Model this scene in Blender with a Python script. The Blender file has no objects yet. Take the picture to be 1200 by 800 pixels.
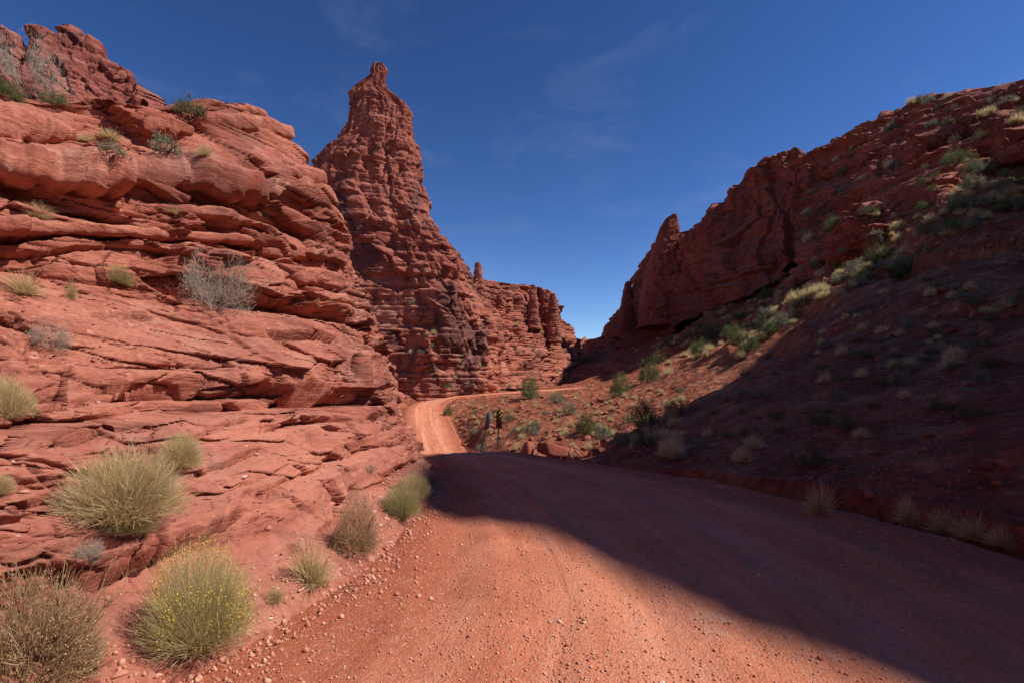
import bpy, math, random
import numpy as np
from mathutils import Vector, Matrix

random.seed(7)
RNG = np.random.default_rng(11)
scn = bpy.context.scene
COL = scn.collection

# ------------------------------------------------------------------ camera, sky, sun, exposure
EYE = 1.7            # camera height above the near road, metres
F = 600.0            # focal length in photo pixels (1200 wide) = 18 mm on full frame
HOR = 450.0          # pixel row of the horizon
cam = bpy.data.cameras.new("camera")
cam.sensor_width = 36.0
cam.lens = 36.0 * F / 1200.0
cam.shift_y = (HOR - 400.0) / 1200.0
cam.clip_start = 0.05
cam.clip_end = 6000.0
camo = bpy.data.objects.new("camera", cam)
camo.location = (0, 0, EYE)
camo.rotation_euler = (math.radians(90), 0, 0)
COL.objects.link(camo)
scn.camera = camo

SUN_EL, SUN_AZ = math.radians(48.0), math.radians(-12.0)     # azimuth from +X towards +Y
SUN = Vector((math.cos(SUN_EL) * math.cos(SUN_AZ), math.cos(SUN_EL) * math.sin(SUN_AZ), math.sin(SUN_EL)))

world = bpy.data.worlds.new("World")
scn.world = world
world.use_nodes = True
nt = world.node_tree
nt.nodes.clear()
sky = nt.nodes.new("ShaderNodeTexSky")
sky.sky_type = 'NISHITA'
sky.sun_disc = False
sky.sun_elevation = SUN_EL
sky.sun_rotation = math.radians(90) - SUN_AZ
sky.altitude = 1300
sky.air_density = 1.0
sky.dust_density = 0.0
sky.ozone_density = 2.2
bg = nt.nodes.new("ShaderNodeBackground")
bg.inputs["Strength"].default_value = 0.05
wout = nt.nodes.new("ShaderNodeOutputWorld")
# thin cirrus all over the sky
tc = nt.nodes.new("ShaderNodeTexCoord")
mp = nt.nodes.new("ShaderNodeMapping")
mp.inputs["Scale"].default_value = (1.6, 1.6, 5.0)
mp.inputs["Rotation"].default_value = (0.5, 0.7, 0.3)
n1 = nt.nodes.new("ShaderNodeTexNoise")
n1.inputs["Scale"].default_value = 2.3
n1.inputs["Detail"].default_value = 9
n1.inputs["Roughness"].default_value = 0.62
n1.inputs["Distortion"].default_value = 0.9
r1 = nt.nodes.new("ShaderNodeValToRGB")
r1.color_ramp.elements[0].position = 0.54
r1.color_ramp.elements[1].position = 0.86
r1.color_ramp.elements[1].color = (0.10, 0.10, 0.10, 1)
mx = nt.nodes.new("ShaderNodeMix")
mx.data_type = 'RGBA'
mx.inputs["B"].default_value = (9.0, 10.0, 11.5, 1)
nt.links.new(tc.outputs["Generated"], mp.inputs["Vector"])
nt.links.new(mp.outputs["Vector"], n1.inputs["Vector"])
nt.links.new(n1.outputs["Fac"], r1.inputs["Fac"])
nt.links.new(r1.outputs["Color"], mx.inputs["Factor"])
gm = nt.nodes.new("ShaderNodeGamma"); gm.inputs["Gamma"].default_value = 1.48
hs = nt.nodes.new("ShaderNodeHueSaturation"); hs.inputs["Saturation"].default_value = 1.07
nt.links.new(sky.outputs["Color"], gm.inputs["Color"])
nt.links.new(gm.outputs["Color"], hs.inputs["Color"])
tn = nt.nodes.new("ShaderNodeMix"); tn.data_type = 'RGBA'; tn.blend_type = 'MULTIPLY'; tn.inputs["Factor"].default_value = 1.0
tn.inputs["B"].default_value = (1.00, 0.93, 1.00, 1)
nt.links.new(hs.outputs["Color"], tn.inputs["A"])
nt.links.new(tn.outputs["Result"], mx.inputs["A"])
nt.links.new(mx.outputs["Result"], bg.inputs["Color"])
nt.links.new(bg.outputs["Background"], wout.inputs["Surface"])

sl = bpy.data.lights.new("sun", 'SUN')
sl.energy = 5.0
sl.angle = math.radians(0.8)
sl.color = (1.0, 0.95, 0.88)
slo = bpy.data.objects.new("sun", sl)
slo.rotation_euler = (-SUN).to_track_quat('-Z', 'Y').to_euler()
slo.location = (60, -15, 70)
COL.objects.link(slo)

scn.view_settings.view_transform = 'Standard'
scn.view_settings.look = 'None'
scn.view_settings.exposure = 0.22
scn.view_settings.gamma = 1.0
scn.view_settings.use_curve_mapping = False
scn.cycles.max_bounces = 6
scn.cycles.diffuse_bounces = 4
scn.cycles.use_denoising = True

# ------------------------------------------------------------------ helpers: noise
_perm = np.random.default_rng(3).permutation(4096).astype(np.int64)
_val = np.random.default_rng(5).random(4096).astype(np.float32)

def h3(i, j, k):
    return _val[_perm[(_perm[(_perm[i & 4095] + j) & 4095] + k) & 4095]]

def h1(i, seed=0):
    return _val[_perm[(np.asarray(i, dtype=np.int64) * 7 + seed * 131) & 4095]]

def h2(i, j, seed=0):
    return h3(np.asarray(i, dtype=np.int64), np.asarray(j, dtype=np.int64), np.int64(seed * 17))

def vnoise(x, y, z=0.0):
    """smooth value noise, about -1..1"""
    x, y, z = np.broadcast_arrays(np.asarray(x, np.float32), np.asarray(y, np.float32), np.asarray(z, np.float32))
    xi, yi, zi = np.floor(x).astype(np.int64), np.floor(y).astype(np.int64), np.floor(z).astype(np.int64)
    fx, fy, fz = x - xi, y - yi, z - zi
    fx = fx * fx * fx * (fx * (fx * 6 - 15) + 10); fy = fy * fy * fy * (fy * (fy * 6 - 15) + 10); fz = fz * fz * fz * (fz * (fz * 6 - 15) + 10)
    def L(a, b, t): return a + (b - a) * t
    c00 = L(h3(xi, yi, zi), h3(xi + 1, yi, zi), fx); c10 = L(h3(xi, yi + 1, zi), h3(xi + 1, yi + 1, zi), fx)
    c01 = L(h3(xi, yi, zi + 1), h3(xi + 1, yi, zi + 1), fx); c11 = L(h3(xi, yi + 1, zi + 1), h3(xi + 1, yi + 1, zi + 1), fx)
    return L(L(c00, c10, fy), L(c01, c11, fy), fz) * 2 - 1

def fbm(x, y, z=0.0, oct=4, gain=0.5):
    a, s, t = 1.0, 0.0, 0.0
    for o in range(oct):
        s = s + a * vnoise(np.asarray(x) * 2 ** o + 13.1 * o, np.asarray(y) * 2 ** o + 7.7 * o, np.asarray(z) * 2 ** o + 3.3 * o)
        t += a; a *= gain
    return s / t

def sstep(a, b, x):
    t = np.clip((x - a) / (b - a), 0, 1)
    return t * t * (3 - 2 * t)

def interp(xs, pts):
    p = np.array(pts, float)
    return np.interp(xs, p[:, 0], p[:, 1])

def layer_table(seed, hmin, hmax, z0=-60, z1=120):
    r = np.random.default_rng(seed)
    b = z0 + np.cumsum(hmin + (hmax - hmin) * r.random(int((z1 - z0) / (0.5 * (hmin + hmax))) + 50) ** 1.5)
    return b

def in_layers(z, tab):
    k = np.clip(np.searchsorted(tab, z), 1, len(tab) - 1)
    lo, hi = tab[k - 1], tab[k]
    return k, (z - lo) / (hi - lo), hi - lo, 0.5 * (lo + hi)

def worley2(x, y, seed=0):
    """nearest and second nearest cell of a jittered grid: F1, F2, three cell randoms, offset to the cell point"""
    xi, yi = np.floor(x).astype(np.int64), np.floor(y).astype(np.int64)
    F1 = np.full(x.shape, 9.0, np.float32); F2 = F1.copy(); CI = np.zeros(x.shape, np.int64); CJ = CI.copy(); DX = F1 * 0; DY = F1 * 0
    for a in (-1, 0, 1):
        for b in (-1, 0, 1):
            ci, cj = xi + a, yi + b
            dx, dy = x - ci - h2(ci, cj, seed + 1), y - cj - h2(ci, cj, seed + 2)
            d = dx * dx + dy * dy
            m = d < F1
            F2 = np.where(m, F1, np.minimum(F2, d)); F1 = np.where(m, d, F1)
            CI = np.where(m, ci, CI); CJ = np.where(m, cj, CJ); DX = np.where(m, dx, DX); DY = np.where(m, dy, DY)
    return np.sqrt(F1), np.sqrt(F2), h2(CI, CJ, seed + 3), h2(CI, CJ, seed + 4), h2(CI, CJ, seed + 5), DX, DY

def strata(P, s, nout, cot, sets, seed=0):
    """push a rock sheet P (n,m,3) out and in: beds, blocks and open joints. s = length along the face, nout = horizontal outward normal,
    cot = horizontal run per metre of rise (for terracing)"""
    x, y, z0 = P[..., 0], P[..., 1], P[..., 2]
    D = np.zeros_like(z0)
    for q, S in enumerate(sets):
        sd = seed * 10 + q
        if 'cell' in S:                     # irregular fracture blocks with tilted faces and cracks between
            w, h = S['cell']
            wx = s / w + 0.35 * vnoise(s * 1.3 / w, z0 * 1.3 / h, sd) + S.get('skew', 0.0) * z0 / h
            wy = z0 / h + 0.30 * vnoise(s * 1.1 / w + 7, z0 * 1.1 / h, sd + 3)
            f1, f2, r1, r2, r3, dx, dy = worley2(wx, wy, sd)
            msk = S['mask'] if 'mask' in S else 1.0
            msk = msk * sstep(S.get('p0', -0.6), S.get('p0', -0.6) + 0.7, fbm(s * S.get('pf', 0.3) / w, z0 * S.get('pf', 0.3) / h, sd + 1, 3))
            d = S['amp'] * ((r1 - 0.5) * 2 + S.get('tilt', 1.2) * ((r2 - 0.5) * dx + (r3 - 0.35) * dy) * 2)
            d -= S.get('crack', 0.0) * np.clip(1 - (f2 - f1) / S.get('cw', 0.08), 0, 1) * (r2 > 0.3)
            D += d * msk
            continue
        tab = layer_table(100 + sd, S['h'][0], S['h'][1])
        zw = z0 + S.get('dip', 0) * s + S.get('warp', 0.2) * fbm(s * S.get('wf', 0.15) + 5 * q, z0 * 0.3, sd * 1.7, 3)
        k, f, h, c = in_layers(zw, tab)
        w = S['w'] * (0.5 + 1.3 * h1(k, sd + 3))
        pos = s / w + 37 * h1(k, sd + 5) + 0.22 * vnoise(s * 2.2 / S['w'], zw * 1.3 / S['w'], sd) + S.get('slant', 0.0) * (f - 0.5) * (h2(k, 3, sd) - 0.5)
        cell = np.floor(pos); fc = pos - cell
        ed = np.minimum(fc, 1 - fc) * w
        r = h2(k, cell, sd) ; r2 = h2(k, cell, sd + 9)
        smooth_k = vnoise(s * S.get('pf', 0.12), k * 3.71, sd)          # ledges come and go along the face
        pres = sstep(-0.5, 0.35, smooth_k)
        if 'mask' in S: pres = pres * S['mask']
        d = S['amp'] * h * ((r - 0.5) * 1.0 + (h1(k, sd + 1) - 0.5) * 1.6) * pres
        # rounded bed profile and hollow under the lip
        d -= S.get('round', 0.25) * h * (np.abs(2 * f - 1) ** 5) * pres
        d -= S.get('under', 0.0) * h * np.clip(1 - f / 0.3, 0, 1) ** 1.0 * (r2 > 0.35) * pres
        # open joints
        jd = S.get('joint', 0.0)
        if jd:
            jw = S.get('jw', 0.03)
            hz = np.clip(1 - np.minimum(f, 1 - f) * h / jw, 0, 1) * sstep(0.0, 0.5, vnoise(s * 0.45, k * 1.9, sd + 2) + 0.12)
            vt = np.clip(1 - ed / (jw * 0.8), 0, 1) * (r2 > 0.45)
            d -= jd * np.maximum(hz, vt * 0.9) * pres
        # loose block fallen out: a dark hole
        hole = S.get('hole', 0.0)
        if hole: d -= (r > 1 - hole) * (r2 > 0.3) * S.get('hd', 0.5) * h * sstep(0.0, 0.12, np.minimum(f, 1 - f)) * pres
        D += d
        if S.get('terr', 0):
            D -= (c - zw) * np.clip(cot, 0, 2.2) * S['terr'] * pres
    return P + nout * D[..., None]

# ------------------------------------------------------------------ helpers: scene objects
def put(o, label=None, cat=None, group=None, kind=None, parent=None):
    COL.objects.link(o)
    if parent is not None: o.parent = parent
    if label: o["label"] = label
    if cat: o["category"] = cat
    if group: o["group"] = group
    if kind: o["kind"] = kind
    return o

def mesh_from(name, verts, faces, mat, smooth=False):
    """verts (n,3); faces (m,3) or (m,4) index array"""
    me = bpy.data.meshes.new(name)
    v = np.ascontiguousarray(np.asarray(verts, np.float32).reshape(-1, 3))
    f = np.ascontiguousarray(np.asarray(faces, np.int32))
    me.vertices.add(len(v)); me.vertices.foreach_set("co", v.ravel())
    me.loops.add(f.size); me.loops.foreach_set("vertex_index", f.ravel())
    me.polygons.add(len(f)); me.polygons.foreach_set("loop_start", np.arange(0, f.size, f.shape[1], dtype=np.int32))
    me.update(calc_edges=True)
    if smooth: me.polygons.foreach_set("use_smooth", np.ones(len(f), bool))
    if mat: me.materials.append(mat)
    return me

def grid_faces(n, m, wrap=False):
    i = np.arange(n - 1)[:, None]; j = np.arange(m if wrap else m - 1)[None, :]
    j2 = (j + 1) % m
    return np.stack([i * m + j, (i + 1) * m + j, (i + 1) * m + j2, i * m + j2], -1).reshape(-1, 4)

def sheet(name, P, mat, flip=False, wrap=False, smooth=False, **tags):
    n, m = P.shape[:2]
    f = grid_faces(n, m, wrap)
    if flip: f = f[:, ::-1]
    return put(bpy.data.objects.new(name, mesh_from(name, P, f, mat, smooth)), **tags)

def attr(me, name, vals):
    a = me.attributes.new(name, 'FLOAT', 'POINT')
    a.data.foreach_set("value", np.asarray(vals, np.float32).ravel())

def px(u, v, D):
    """a photo pixel at depth D (metres along the view axis) as a world point"""
    return np.array([(u - 600.0) / F * D, D, EYE + (HOR - v) / F * D])

# ------------------------------------------------------------------ materials
def new_mat(name):
    m = bpy.data.materials.new(name); m.use_nodes = True
    t = m.node_tree; t.nodes.clear()
    o = t.nodes.new("ShaderNodeOutputMaterial"); b = t.nodes.new("ShaderNodeBsdfPrincipled")
    t.links.new(b.outputs[0], o.inputs["Surface"])
    b.inputs["Roughness"].default_value = 0.9
    b.inputs["Specular IOR Level"].default_value = 0.12
    return m, t, b

class N:
    """tiny node-graph writer"""
    def __init__(s, t): s.t = t
    def n(s, typ, **kw):
        x = s.t.nodes.new(typ)
        for k, v in kw.items(): setattr(x, k, v)
        return x
    def link(s, a, b): s.t.links.new(a, b)
    def pos(s): return s.n("ShaderNodeTexCoord").outputs["Object"]
    def map(s, v, scale=(1, 1, 1), loc=(0, 0, 0), rot=(0, 0, 0)):
        m = s.n("ShaderNodeMapping"); m.inputs["Scale"].default_value = scale; m.inputs["Location"].default_value = loc; m.inputs["Rotation"].default_value = rot
        s.link(v, m.inputs["Vector"]); return m.outputs[0]
    def noise(s, v, scale, detail=4, rough=0.55, dist=0.0):
        x = s.n("ShaderNodeTexNoise"); x.inputs["Scale"].default_value = scale; x.inputs["Detail"].default_value = detail
        x.inputs["Roughness"].default_value = rough; x.inputs["Distortion"].default_value = dist
        s.link(v, x.inputs["Vector"]); return x.outputs["Fac"]
    def vor(s, v, scale, feature='F1', rnd=1.0, out="Distance"):
        x = s.n("ShaderNodeTexVoronoi", feature=feature); x.inputs["Scale"].default_value = scale; x.inputs["Randomness"].default_value = rnd
        s.link(v, x.inputs["Vector"]); return x.outputs[out]
    def ramp(s, f, stops):
        x = s.n("ShaderNodeValToRGB"); e = x.color_ramp.elements
        while len(e) < len(stops): e.new(0.5)
        for i, (p, c) in enumerate(stops):
            e[i].position = p; e[i].color = tuple(c) + (1,) if len(c) == 3 else c
        s.link(f, x.inputs["Fac"]); return x.outputs["Color"]
    def rampf(s, f, a, b, lo=0.0, hi=1.0):
        x = s.n("ShaderNodeMapRange"); x.interpolation_type = 'SMOOTHSTEP'
        x.inputs["From Min"].default_value = a; x.inputs["From Max"].default_value = b; x.inputs["To Min"].default_value = lo; x.inputs["To Max"].default_value = hi
        s.link(f, x.inputs["Value"]); return x.outputs["Result"]
    def mix(s, f, a, b, mode='MIX'):
        x = s.n("ShaderNodeMix", data_type='RGBA', blend_type=mode)
        if isinstance(f, (int, float)): x.inputs["Factor"].default_value = f
        else: s.link(f, x.inputs["Factor"])
        for key, val in (("A", a), ("B", b)):
            if isinstance(val, (tuple, list)): x.inputs[key].default_value = tuple(val) + (1,)
            else: s.link(val, x.inputs[key])
        return x.outputs["Result"]
    def math(s, op, a, b=0.0, c=None):
        x = s.n("ShaderNodeMath", operation=op)
        for i, v in enumerate((a, b, c)):
            if v is None: continue
            if isinstance(v, (int, float)): x.inputs[i].default_value = v
            else: s.link(v, x.inputs[i])
        return x.outputs[0]
    def attr(s, name):
        x = s.n("ShaderNodeAttribute"); x.attribute_name = name; return x.outputs["Fac"]
    def bump(s, h, dist, strength=1.0, prev=None):
        x = s.n("ShaderNodeBump"); x.inputs["Distance"].default_value = dist; x.inputs["Strength"].default_value = strength
        s.link(h, x.inputs["Height"])
        if prev is not None: s.link(prev, x.inputs["Normal"])
        return x.outputs["Normal"]
    def nz(s):
        g = s.n("ShaderNodeNewGeometry"); sp = s.n("ShaderNodeSeparateXYZ"); s.link(g.outputs["Normal"], sp.inputs[0]); return sp.outputs["Z"]

def rock_material(name, size=1.0, ca=(0.46, 0.168, 0.112), cb=(0.31, 0.092, 0.062), varnish=0.25, dust=(0.49, 0.20, 0.135), dustiness=0.6, bands=0.6, pale=0.0):
    """red sandstone; size = metres across a typical bed as seen in this place"""
    m, t, b = new_mat(name); g = N(t); p = g.pos()
    big = g.noise(p, 0.35 / size, 5, 0.6)
    col = g.mix(g.rampf(big, 0.32, 0.68), cb, ca)
    lam = g.noise(g.map(p, (0.35 / size, 0.35 / size, 5.0 / size)), 1.0, 6, 0.6, 0.25)       # bedding tints
    col = g.mix(g.math('MULTIPLY', g.rampf(lam, 0.42, 0.72), bands), col, (0.23, 0.062, 0.042))
    lam2 = g.noise(g.map(p, (0.5 / size, 0.5 / size, 9.0 / size), (3, 9, 1)), 1.0, 4, 0.6)
    col = g.mix(g.math('MULTIPLY', g.rampf(lam2, 0.58, 0.75), 0.5 * bands), col, (0.47, 0.20, 0.13))
    if varnish:
        vn = g.noise(g.map(p, (0.55 / size, 0.55 / size, 0.28 / size), (7, 3, 2)), 1.0, 7, 0.65, 0.4)
        col = g.mix(g.math('MULTIPLY', g.rampf(vn, 0.50, 0.60), varnish), col, (0.115, 0.052, 0.048))
    if pale:
        pn = g.noise(p, 0.8 / size, 5, 0.7)
        col = g.mix(g.math('MULTIPLY', g.rampf(pn, 0.52, 0.66), pale), col, (0.54, 0.29, 0.205))
    fine = g.noise(p, 9.0 / size, 6, 0.7)
    col = g.mix(0.55, col, g.ramp(fine, [(0.3, (0.6, 0.6, 0.6)), (0.7, (1.3, 1.25, 1.2))]), 'MULTIPLY')
    up = g.math('MULTIPLY', g.rampf(g.nz(), 0.45, 0.9), g.rampf(g.noise(p, 1.3 / size, 4, 0.6), 0.3, 0.6))
    col = g.mix(g.math('MULTIPLY', up, dustiness), col, dust)
    so = g.math('MULTIPLY', g.attr("soil"), g.rampf(g.noise(p, 2.2 / size, 6, 0.7), 0.35, 0.6))      # crumbled soil lying on the benches
    chips = g.vor(p, 16.0 / size, 'F1', 1.0, "Color"); sp_ = g.n("ShaderNodeSeparateColor"); g.link(chips, sp_.inputs[0])
    soilc = g.ramp(sp_.outputs[0], [(0.0, (0.24, 0.066, 0.042)), (0.55, (0.37, 0.12, 0.075)), (0.9, (0.45, 0.17, 0.105)), (1.0, (0.58, 0.31, 0.22))])
    col = g.mix(g.math('MULTIPLY', so, 0.8), col, soilc)
    g.link(col, b.inputs["Base Color"])
    nrm = g.bump(g.noise(g.map(p, (1.2 / size, 1.2 / size, 9.0 / size)), 1.0, 6, 0.68, 0.3), 0.10 * size, 0.75)
    nrm = g.bump(g.noise(p, 14.0 / size, 6, 0.75), 0.026 * size, 0.7, nrm)
    cr = g.vor(g.map(p, (1.6 / size, 1.6 / size, 4.2 / size)), 1.0, 'DISTANCE_TO_EDGE')
    nrm = g.bump(g.rampf(cr, 0.0, 0.05), 0.035 * size, 0.35, nrm)
    g.link(nrm, b.inputs["Normal"])
    return m

M_NEAR = rock_material("near_sandstone", 0.8, varnish=0.38, dustiness=0.5, bands=0.8, pale=0.4)
M_SLAB = rock_material("slab_sandstone", 0.7, ca=(0.37, 0.125, 0.082), cb=(0.29, 0.085, 0.056), varnish=0.2, bands=0.35, dustiness=0.35)
M_TOWER = rock_material("tower_sandstone", 4.0, varnish=0.85, dustiness=0.5, bands=0.8, pale=0.35)
M_FAR = rock_material("far_sandstone", 5.0, varnish=0.35, bands=0.8, dustiness=0.5, pale=0.15)
M_CRAG = rock_material("crag_sandstone", 2.5, ca=(0.32, 0.105, 0.075), cb=(0.22, 0.065, 0.05), varnish=0.7, bands=0.6)
M_RIGHT = rock_material("shade_darkened_sandstone", 5.0, ca=(0.33, 0.098, 0.062), cb=(0.21, 0.056, 0.037), varnish=0.5, bands=0.7)  # rock colours darkened: the right side's dim grazing light is in the colour

def ground_material():
    m, t, b = new_mat("red_soil"); g = N(t); p = g.pos()
    big = g.noise(p, 0.22, 6, 0.65)
    col = g.mix(g.rampf(big, 0.35, 0.65), (0.25, 0.068, 0.038), (0.38, 0.125, 0.066))
    pn = g.noise(p, 0.55, 7, 0.7)                         # pale grassy litter and talus
    col = g.mix(g.math('MULTIPLY', g.rampf(pn, 0.50, 0.64), 0.45), col, (0.42, 0.27, 0.145))
    st = g.vor(p, 1.7, 'F1', 1.0, "Color")                # stones
    sep = g.n("ShaderNodeSeparateColor"); g.link(st, sep.inputs[0])
    col = g.mix(0.5, col, g.ramp(sep.outputs[0], [(0.0, (0.5, 0.47, 0.45)), (0.6, (1.0, 1.0, 1.0)), (1.0, (1.5, 1.5, 1.45))]), 'MULTIPLY')
    fine = g.noise(p, 7.0, 6, 0.75)
    col = g.mix(0.6, col, g.ramp(fine, [(0.3, (0.5, 0.5, 0.5)), (0.7, (1.35, 1.3, 1.25))]), 'MULTIPLY')
    g.link(col, b.inputs["Base Color"])
    nrm = g.bump(g.noise(p, 1.4, 7, 0.72), 0.35, 0.9)
    nrm = g.bump(g.vor(p, 1.7), 0.30, 0.9, nrm)
    nrm = g.bump(g.vor(p, 5.5), 0.10, 0.8, nrm)
    nrm = g.bump(g.noise(p, 22.0, 5, 0.7), 0.03, 0.8, nrm)
    g.link(nrm, b.inputs["Normal"])
    return m
M_SOIL = ground_material()

def road_material():
    m, t, b = new_mat("red_dirt_road"); g = N(t); p = g.pos()
    lat, lon = g.attr("across"), g.attr("along")
    cx = g.n("ShaderNodeCombineXYZ"); g.link(lat, cx.inputs[0]); g.link(lon, cx.inputs[1]); v = cx.outputs[0]
    big = g.noise(p, 0.7, 6, 0.6)
    col = g.mix(g.rampf(big, 0.3, 0.7), (0.52, 0.162, 0.084), (0.64, 0.235, 0.13))
    trk = g.noise(g.map(v, (1.5, 0.09, 1)), 1.0, 6, 0.66, 0.5)          # wheel tracks run along the road
    col = g.mix(g.math('MULTIPLY', g.rampf(trk, 0.45, 0.68), 0.75), col, (0.71, 0.30, 0.18))
    trk2 = g.noise(g.map(v, (9.0, 0.25, 1), (4, 2, 0)), 1.0, 4, 0.6, 0.3)
    col = g.mix(g.math('MULTIPLY', g.rampf(trk2, 0.52, 0.72), 0.6), col, (0.41, 0.118, 0.064))
    wob = g.math('MULTIPLY', g.math('SUBTRACT', g.noise(g.map(v, (0.0, 0.22, 1)), 1.0, 3, 0.5), 0.5), 1.1)
    lw = g.math('ADD', lat, wob)
    for c_ in (-2.3, -0.75, 0.75, 2.2):                                  # packed wheel lanes
        f_ = g.rampf(g.math('ABSOLUTE', g.math('SUBTRACT', lw, c_)), 0.08, 0.42, 1.0, 0.0)
        f_ = g.math('MULTIPLY', f_, g.rampf(g.noise(g.map(v, (3.0, 0.5, 1), (c_, 0, 0)), 1.0, 4, 0.6), 0.3, 0.6))
        col = g.mix(g.math('MULTIPLY', f_, 0.5), col, (0.72, 0.315, 0.195))
    edge = g.rampf(g.math('ADD', g.math('ABSOLUTE', g.attr("rel")), g.math('MULTIPLY', g.math('SUBTRACT', g.noise(p, 1.6, 5, 0.65), 0.5), 0.5)), 0.42, 0.85)        # looser darker soil at the sides, redder also to warm the shaded side
    col = g.mix(g.math('MULTIPLY', edge, 0.85), col, (0.37, 0.100, 0.052))
    pt = g.noise(p, 0.9, 6, 0.7, 0.6)
    col = g.mix(g.math('MULTIPLY', g.rampf(pt, 0.60, 0.70), 0.65), col, (0.60, 0.37, 0.26))
    fine = g.noise(p, 26.0, 6, 0.75)
    col = g.mix(0.6, col, g.ramp(fine, [(0.3, (0.66, 0.64, 0.62)), (0.7, (1.25, 1.25, 1.25))]), 'MULTIPLY')
    st = g.vor(p, 55.0, 'F1', 1.0, "Color"); sep = g.n("ShaderNodeSeparateColor"); g.link(st, sep.inputs[0])
    col = g.mix(g.rampf(sep.outputs[0], 0.9, 0.97, 0, 0.5), col, (0.60, 0.34, 0.24))
    g.link(col, b.inputs["Base Color"])
    nrm = g.bump(g.noise(g.map(v, (5.0, 0.6, 1)), 1.0, 5, 0.65), 0.035, 0.7)
    nrm = g.bump(g.noise(p, 9.0, 7, 0.75), 0.032, 0.85, nrm)
    nrm = g.bump(g.vor(p, 60.0), 0.008, 0.8, nrm)
    nrm = g.bump(g.noise(p, 90.0, 4, 0.7), 0.006, 0.8, nrm)
    g.link(nrm, b.inputs["Normal"])
    return m
M_ROAD = road_material()

def plant_material(name, stops, rough=0.8, trans=0.25):
    """blades and leaves: colour picked by the per-blade value 'tint', tips paler by 'tip'"""
    m, t, b = new_mat(name); g = N(t)
    col = g.ramp(g.attr("tint"), stops)
    g.link(col, b.inputs["Base Color"])
    b.inputs["Roughness"].default_value = rough
    if trans:
        o = [x for x in t.nodes if x.type == 'OUTPUT_MATERIAL'][0]
        tr = g.n("ShaderNodeBsdfTranslucent"); g.link(col, tr.inputs["Color"])
        ms = g.n("ShaderNodeMixShader"); ms.inputs[0].default_value = trans
        g.link(b.outputs[0], ms.inputs[1]); g.link(tr.outputs[0], ms.inputs[2]); g.link(ms.outputs[0], o.inputs["Surface"])
    return m
M_STRAW = plant_material("dry_straw", [(0, (0.26, 0.19, 0.085)), (0.35, (0.48, 0.37, 0.18)), (0.7, (0.68, 0.55, 0.29)), (1, (0.82, 0.71, 0.42))], trans=0.4)
M_STRAWG = plant_material("greenish_straw", [(0, (0.17, 0.15, 0.06)), (0.4, (0.36, 0.32, 0.13)), (0.75, (0.57, 0.49, 0.24)), (1, (0.75, 0.66, 0.37))], trans=0.4)
M_YELLOW = plant_material("yellow_bloom", [(0, (0.45, 0.30, 0.04)), (0.5, (0.62, 0.46, 0.06)), (1, (0.72, 0.60, 0.16))])
M_BLACKB = plant_material("brown_brush", [(0, (0.12, 0.085, 0.05)), (0.4, (0.31, 0.205, 0.11)), (0.75, (0.47, 0.32, 0.165)), (1, (0.58, 0.38, 0.185))])
M_OLIVE = plant_material("olive_leaf", [(0, (0.05, 0.06, 0.022)), (0.5, (0.13, 0.14, 0.055)), (1, (0.25, 0.24, 0.11))])
M_GREEN = plant_material("green_leaf", [(0, (0.045, 0.07, 0.022)), (0.5, (0.12, 0.16, 0.05)), (1, (0.22, 0.25, 0.095))], trans=0.35)
M_SAGE = plant_material("sage_leaf", [(0, (0.10, 0.11, 0.07)), (0.5, (0.20, 0.22, 0.14)), (1, (0.36, 0.36, 0.25))])
M_TWIG = plant_material("grey_twig", [(0, (0.12, 0.095, 0.07)), (0.5, (0.29, 0.24, 0.185)), (1, (0.54, 0.46, 0.36))], trans=0.0)
M_BARK = plant_material("bark", [(0, (0.07, 0.05, 0.04)), (1, (0.17, 0.12, 0.09))], trans=0.0)

# ------------------------------------------------------------------ road line
ROAD = np.array([  # x, y, z, half width
    (1.3, -9, 0.0, 4.0), (1.4, -4, 0.0, 4.0), (1.45, 0, 0.0, 3.9), (1.6, 2.2, 0.0, 3.7), (1.85, 4.5, 0.0, 3.35), (1.35, 8, -0.06, 2.75), (0.45, 12, -0.30, 2.2), (-0.5, 16, -0.68, 2.05),
    (-1.9, 22, -1.25, 2.1), (-2.7, 25.5, -1.75, 2.15), (-3.8, 30, -2.65, 2.2), (-5.5, 38, -3.55, 2.3), (-6.7, 45, -3.90, 2.45), (-8.5, 53, -2.75, 2.4), (-10.3, 61, -1.30, 2.4),
    (-10.2, 64.6, -0.62, 2.2), (-8.3, 67.3, -0.02, 2.1), (-4.5, 69.3, 0.35, 2.1), (1.0, 71.8, 0.65, 2.1), (9.0, 76, 1.1, 2.1), (18, 82, 1.6, 2.1)])
def catmull(P, n):
    out = []
    for i in range(len(P) - 1):
        p0, p1, p2, p3 = P[max(i - 1, 0)], P[i], P[i + 1], P[min(i + 2, len(P) - 1)]
        t = np.linspace(0, 1, n, endpoint=False)[:, None]
        out.append(0.5 * (2 * p1 + (p2 - p0) * t + (2 * p0 - 5 * p1 + 4 * p2 - p3) * t ** 2 + (3 * p1 - p0 - 3 * p2 + p3) * t ** 3))
    out.append(P[-1:])
    return np.concatenate(out)
RC = catmull(ROAD, 24)
_seg = np.linalg.norm(np.diff(RC[:, :2], axis=0), axis=1)
RS = np.concatenate([[0], np.cumsum(_seg)])

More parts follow.
